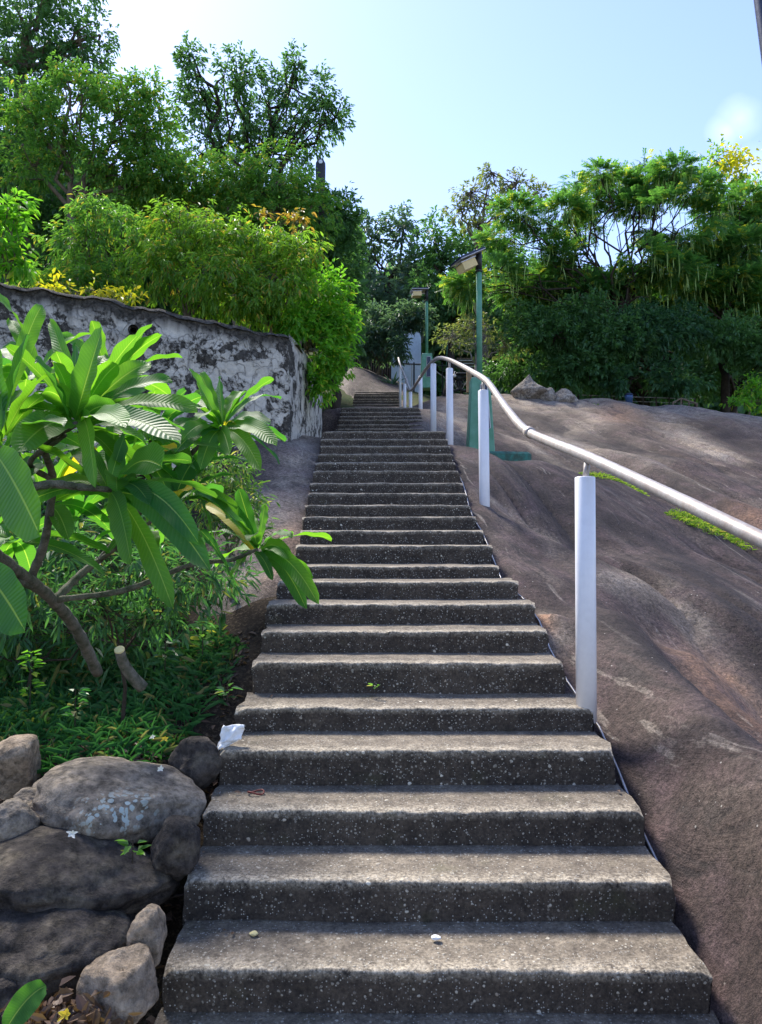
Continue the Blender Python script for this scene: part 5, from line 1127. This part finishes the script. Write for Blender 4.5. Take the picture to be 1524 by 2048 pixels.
# red band on the third tread
c = P(512, 1583, 3.62); c[2] = steps1[9][1] + .020; aa = np.linspace(0, 2 * np.pi, 25)
mb = MB(); mb.tube(np.stack([c[0] + .038 * np.cos(aa), c[1] + .022 * np.sin(aa), c[2] + .006 * np.sin(2 * aa)], 1), .004, 6, False)
tag(mb.build('red_band', M['red'], None, True), 'small dull red ring lying on a tread near the left edge', 'ring')
rg = np.random.default_rng(21); Cs = []
for k in range(46):
    st = steps1[rg.integers(7, 26)]; lft = rg.random() < .6; x = st[2] + .04 + abs(rg.normal()) * .14 if lft else rg.uniform(st[2] + .1, st[3] - .05)
    Cs.append((x, st[0] + .20 + rg.random() * .11, st[1] + .022))
Cs = np.array(Cs); n = len(Cs)
leaf_mesh('tread_litter', Cs, norm(rg.normal(size=(n, 3)) * (1, 1, .06)), norm(rg.normal(size=(n, 3)) * .25 + (0, 0, 1)), rg.uniform(.012, .045, n), rg.uniform(.006, .018, n), M['dry'], None, rg=rg, bend=0)
tag(bpy.data.objects['tread_litter'], 'small dry leaf bits lying on the treads of the lower flight', 'litter', kind='stuff')
# pebbles loose on treads
for k, (px, D, i, lb) in enumerate([(508, 2.98, 7, 'pale yellow pebble lying on the lowest full tread'), (872, 2.95, 7, 'flat white pebble in the middle of the lowest full tread')]):
    c = P(px, 1800, D); c[2] = steps1[i][1] + .018
    d_ = boulder(762, 1024, 10, 5, 2.6, M['cloth'] if k else M['cut_wood'], lb, 80 + k, name='pebble'); d_.location = c; d_['category'] = 'pebble'

# ------------------------------------------------------------------ small things in the distance
c = P(814, 745, 33); t = thing('white_building', (c[0], 33, c[2] - 1), 'small white building half hidden at the top of the stairs', 'building')
mb = MB(); tp = P(842, 645, 33)[2]; bt = P(842, 790, 33)[2]; xl, xr = P(780, 700, 33)[0], P(842, 700, 33)[0]
mb.box(((xl + xr) / 2, 34.5, (tp + bt) / 2), (xr - xl, 3, tp - bt)); mb.build('wall', M['white_wall'], t)
mb = MB(); mb.box((P(800, 0, 33)[0], 32.985, (P(0, 730, 33)[2] + P(0, 780, 33)[2]) / 2), (.04, .02, 1.2)); mb.box((P(822, 0, 33)[0], 32.985, (P(0, 730, 33)[2] + P(0, 780, 33)[2]) / 2), (.04, .02, 1.2)); mb.box(((xl + xr) / 2, 32.985, P(0, 728, 33)[2]), (xr - xl - .01, .02, .05)); mb.build('door_frame', M['panel_edge'], t)
mb = MB(); mb.box(((xl + xr) / 2, 34.5, tp + .06), (xr - xl + .5, 3.6, .12)); mb.build('roof', M['panel_edge'], t)
# dark slatted fence left of the building
t = thing('slatted_fence', tuple(P(750, 755, 31.5)), 'dark slatted fence under the dusty bush left of the white building', 'fence')
mb = MB()
for k in range(16): p0 = P(712 + k * 4.6, 760, 31.5); mb.tube([p0 - (0, 0, .2), P(712 + k * 4.6, 708, 31.5)], .035, 5)
mb.build('slats', M['bark_dark'], t)
mb = MB(); mb.tube([P(712, 715, 31.4), P(783, 718, 31.4)], .03, 6); mb.build('top_bar', M['bark_dark'], t)
for x in (722, 761): mb = MB(); mb.tube([P(x, 765, 31.3), P(x, 712 if x == 722 else 735, 31.3)], .05, 8); mb.build('post', M['bark'], t)
mb = MB(); mb.box(P(748, 715, 34), (3.4, .2, 3.6)); tag(mb.build('dark_backing', M['black'], None), 'plain black shed wall behind the slatted fence', 'backing')  # flat black box filling the dark doorway area behind the slats
# agave at the rock
b = P(785, 768, 28.5); rg = np.random.default_rng(8); n = 26; a = rg.uniform(0, 6.28, n)
tag(leaf_mesh('agave', np.repeat(b[None], n, 0) - (0, 0, .1), norm(np.stack([np.cos(a), np.sin(a), rg.uniform(.3, 1.3, n)], 1)), norm(np.stack([np.cos(a), np.sin(a), 2 + 0 * a], 1)), rg.uniform(.5, .8, n), np.full(n, .09), L['teal'], None, bend=.05, rg=rg), 'spiky agave plant at the foot of the white building', 'plant')
# notice board, barrier and tan post behind the rail posts
t = thing('notice_board', tuple(P(940, 775, 29)), 'weathered wooden notice board behind the nearer lamp pedestal', 'board')
mb = MB(); mb.box(P(938, 727, 29), (.95, .06, .42), bev=.01); pn = mb.build('panel', M['bark'], t)
mb = MB()
for r_ in range(3): mb.box(P(938, 721 + r_ * 6, 28.955), (.8, .02, .035))
mb.build('slats', M['panel_edge'], pn)
for x in (922, 955): mb = MB(); mb.tube([P(x, 785, 29.05), P(x, 712, 29.05)], .04, 8); mb.build('post', M['bark_dark'], t)
mb = MB(); p0 = P(938.5, 762, 25.5); mb.box(p0, (.17, .12, .80), bev=.01); tag(mb.build('marker_post', M['wood_tan'], None), 'stubby tan post left of the nearer lamp pedestal', 'post')
t = thing('iron_gate', tuple(P(885, 775, 27.5)), 'thin metal barrier with a diagonal brace behind the white rail posts', 'gate')
mb = MB(); mb.tube([P(805, 727, 27.5), P(925, 734, 27.5)], .022, 6); mb.build('top_bar', M['black'], t)
mb = MB(); mb.tube([P(868, 740, 27.5), P(935, 788, 27.5)], .02, 6); mb.build('brace', M['panel_edge'], t)
for x in (828, 885, 925): mb = MB(); mb.tube([P(x, 790, 27.5), P(x, 725, 27.5)], .03, 6); mb.build('post', M['black'], t)
t = thing('parked_motorbike', tuple(P(917, 772, 26.5)), 'dark parked motorbike partly hidden behind a white rail post', 'motorbike')
def wheel(px):
    c = P(px, 768, 26.6); a = np.linspace(0, 2 * np.pi, 21); mb = MB(); mb.tube(np.stack([c[0] + .25 * np.cos(a), c[1] + 0 * a, c[2] + .25 * np.sin(a)], 1), .05, 7, False); w = mb.build('wheel', M['black'], t, True)
    mb = MB()
    for k in range(6): mb.tube([c, c + .23 * np.array((math.cos(k * 1.047), 0, math.sin(k * 1.047)))], .008, 4)
    mb.build('spokes', M['panel_edge'], w)
wheel(908); wheel(930)
mb = MB(); mb.tube(spline([P(908, 766, 26.6), P(911, 748, 26.6), P(920, 752, 26.6), P(930, 762, 26.6)], 5), [.03] * 16, 7); mb.box(P(918, 756, 26.6), (.3, .18, .22), bev=.05); mb.build('body', M['black'], t, True)
mb = MB(); mb.box(P(923, 748, 26.6), (.42, .2, .09), bev=.03); mb.build('seat', M['black'], t)
mb = MB(); mb.tube([P(908, 748, 26.3), P(910, 743, 26.6), P(908, 748, 26.9)], .015, 6); mb.build('handlebar', M['panel_edge'], t)
mb = MB(); mb.box(P(909, 752, 26.3), (.14, .1, .12), bev=.03); mb.build('headlight', M['panel_edge'], t)
# rail fence along the ridge
t = thing('ridge_fence', tuple(P(1200, 800, 24)), 'low thin wire fence on posts behind the granite ridge', 'fence')
tops = [(1130 + 26 * k, 789 + k * .9) for k in range(11)]
mb = MB(); mb.tube([P(x, y, 24) for x, y in tops], .012, 5); mb.tube([P(x, y + 9, 24) for x, y in tops], .008, 5); mb.build('wires', M['panel_edge'], t)
for x, y in tops: mb = MB(); p0 = P(x, y, 24); mb.tube([p0 - (0, 0, .7), p0 + (0, 0, .03)], .022, 6); mb.build('post', M['bark_dark'], t)
t = thing('blue_bin', tuple(P(1258, 806, 22.5)), 'small blue bin standing on the crest of the granite ridge', 'bin')
b = P(1258, 808, 22.5); mb = MB(); mb.tube([b, b + (0, 0, .16), b + (0, 0, .17), b + (0, 0, .26)], [.10, .11, .12, .12], 14); mb.build('body', M['blue_bin'], t, True)
mb = MB(); mb.tube([b + (0, 0, .27), b + (0, 0, .29), b + (0, 0, .33)], [.13, .13, .07], 14); mb.build('lid', M['navy'], t, True)
t = thing('wooden_barrier', tuple(P(1360, 812, 22.5)), 'low sloping wooden barrier at the tree line on the right', 'barrier')
mb = MB(); mb.tube([P(1345, 806, 22.5), P(1362, 797, 22.5), P(1395, 808, 22.5)], .03, 6); mb.build('top_bar', M['bark'], t)
for x, y in ((1346, 806), (1362, 797), (1378, 803), (1394, 808)): mb = MB(); mb.tube([P(x, y, 22.5), P(x, 822, 22.5)], .025, 6); mb.build('post', M['bark'], t)
# hooded lamp in the left tree tops
t = thing('hooded_lamp', tuple(P(643, 560, 16.5)), 'dark hooded lamp on a pole poking out of the left treetops', 'lamp')
mb = MB(); mb.tube([P(643, 640, 16.5), P(643, 345, 16.5)], .07, 10); mb.build('pole', M['bark_dark'], t, True)
p0 = P(641, 372, 16.5); mb = MB(); h_ = [0, .1, .42, .52, .60, .64]; mb.tube([p0 + (0, 0, h) for h in h_], [.09, .11, .115, .11, .07, .02], 14); hd = mb.build('hood', M['black'], t, True)
mb = MB(); mb.tube([p0 + (.01, -.10, .50), p0 + (.01, -.13, .50)], .045, 12); mb.build('lens', M['white_wall'], hd)
# leaning dark pole cut off by the top right corner
a_ = P(1530, 0, 2.6); b_ = P(1660, 1000, 2.6); d_ = b_ - a_
t = thing('leaning_pole', tuple(b_ + d_ * .55), 'dark leaning pole cropped by the top right corner of the photo', 'pole')
mb = MB(); mb.tube([b_ + d_ * .62, b_, a_, a_ - d_ * .4], .036, 14); mb.build('shaft', M['navy'], t, True)
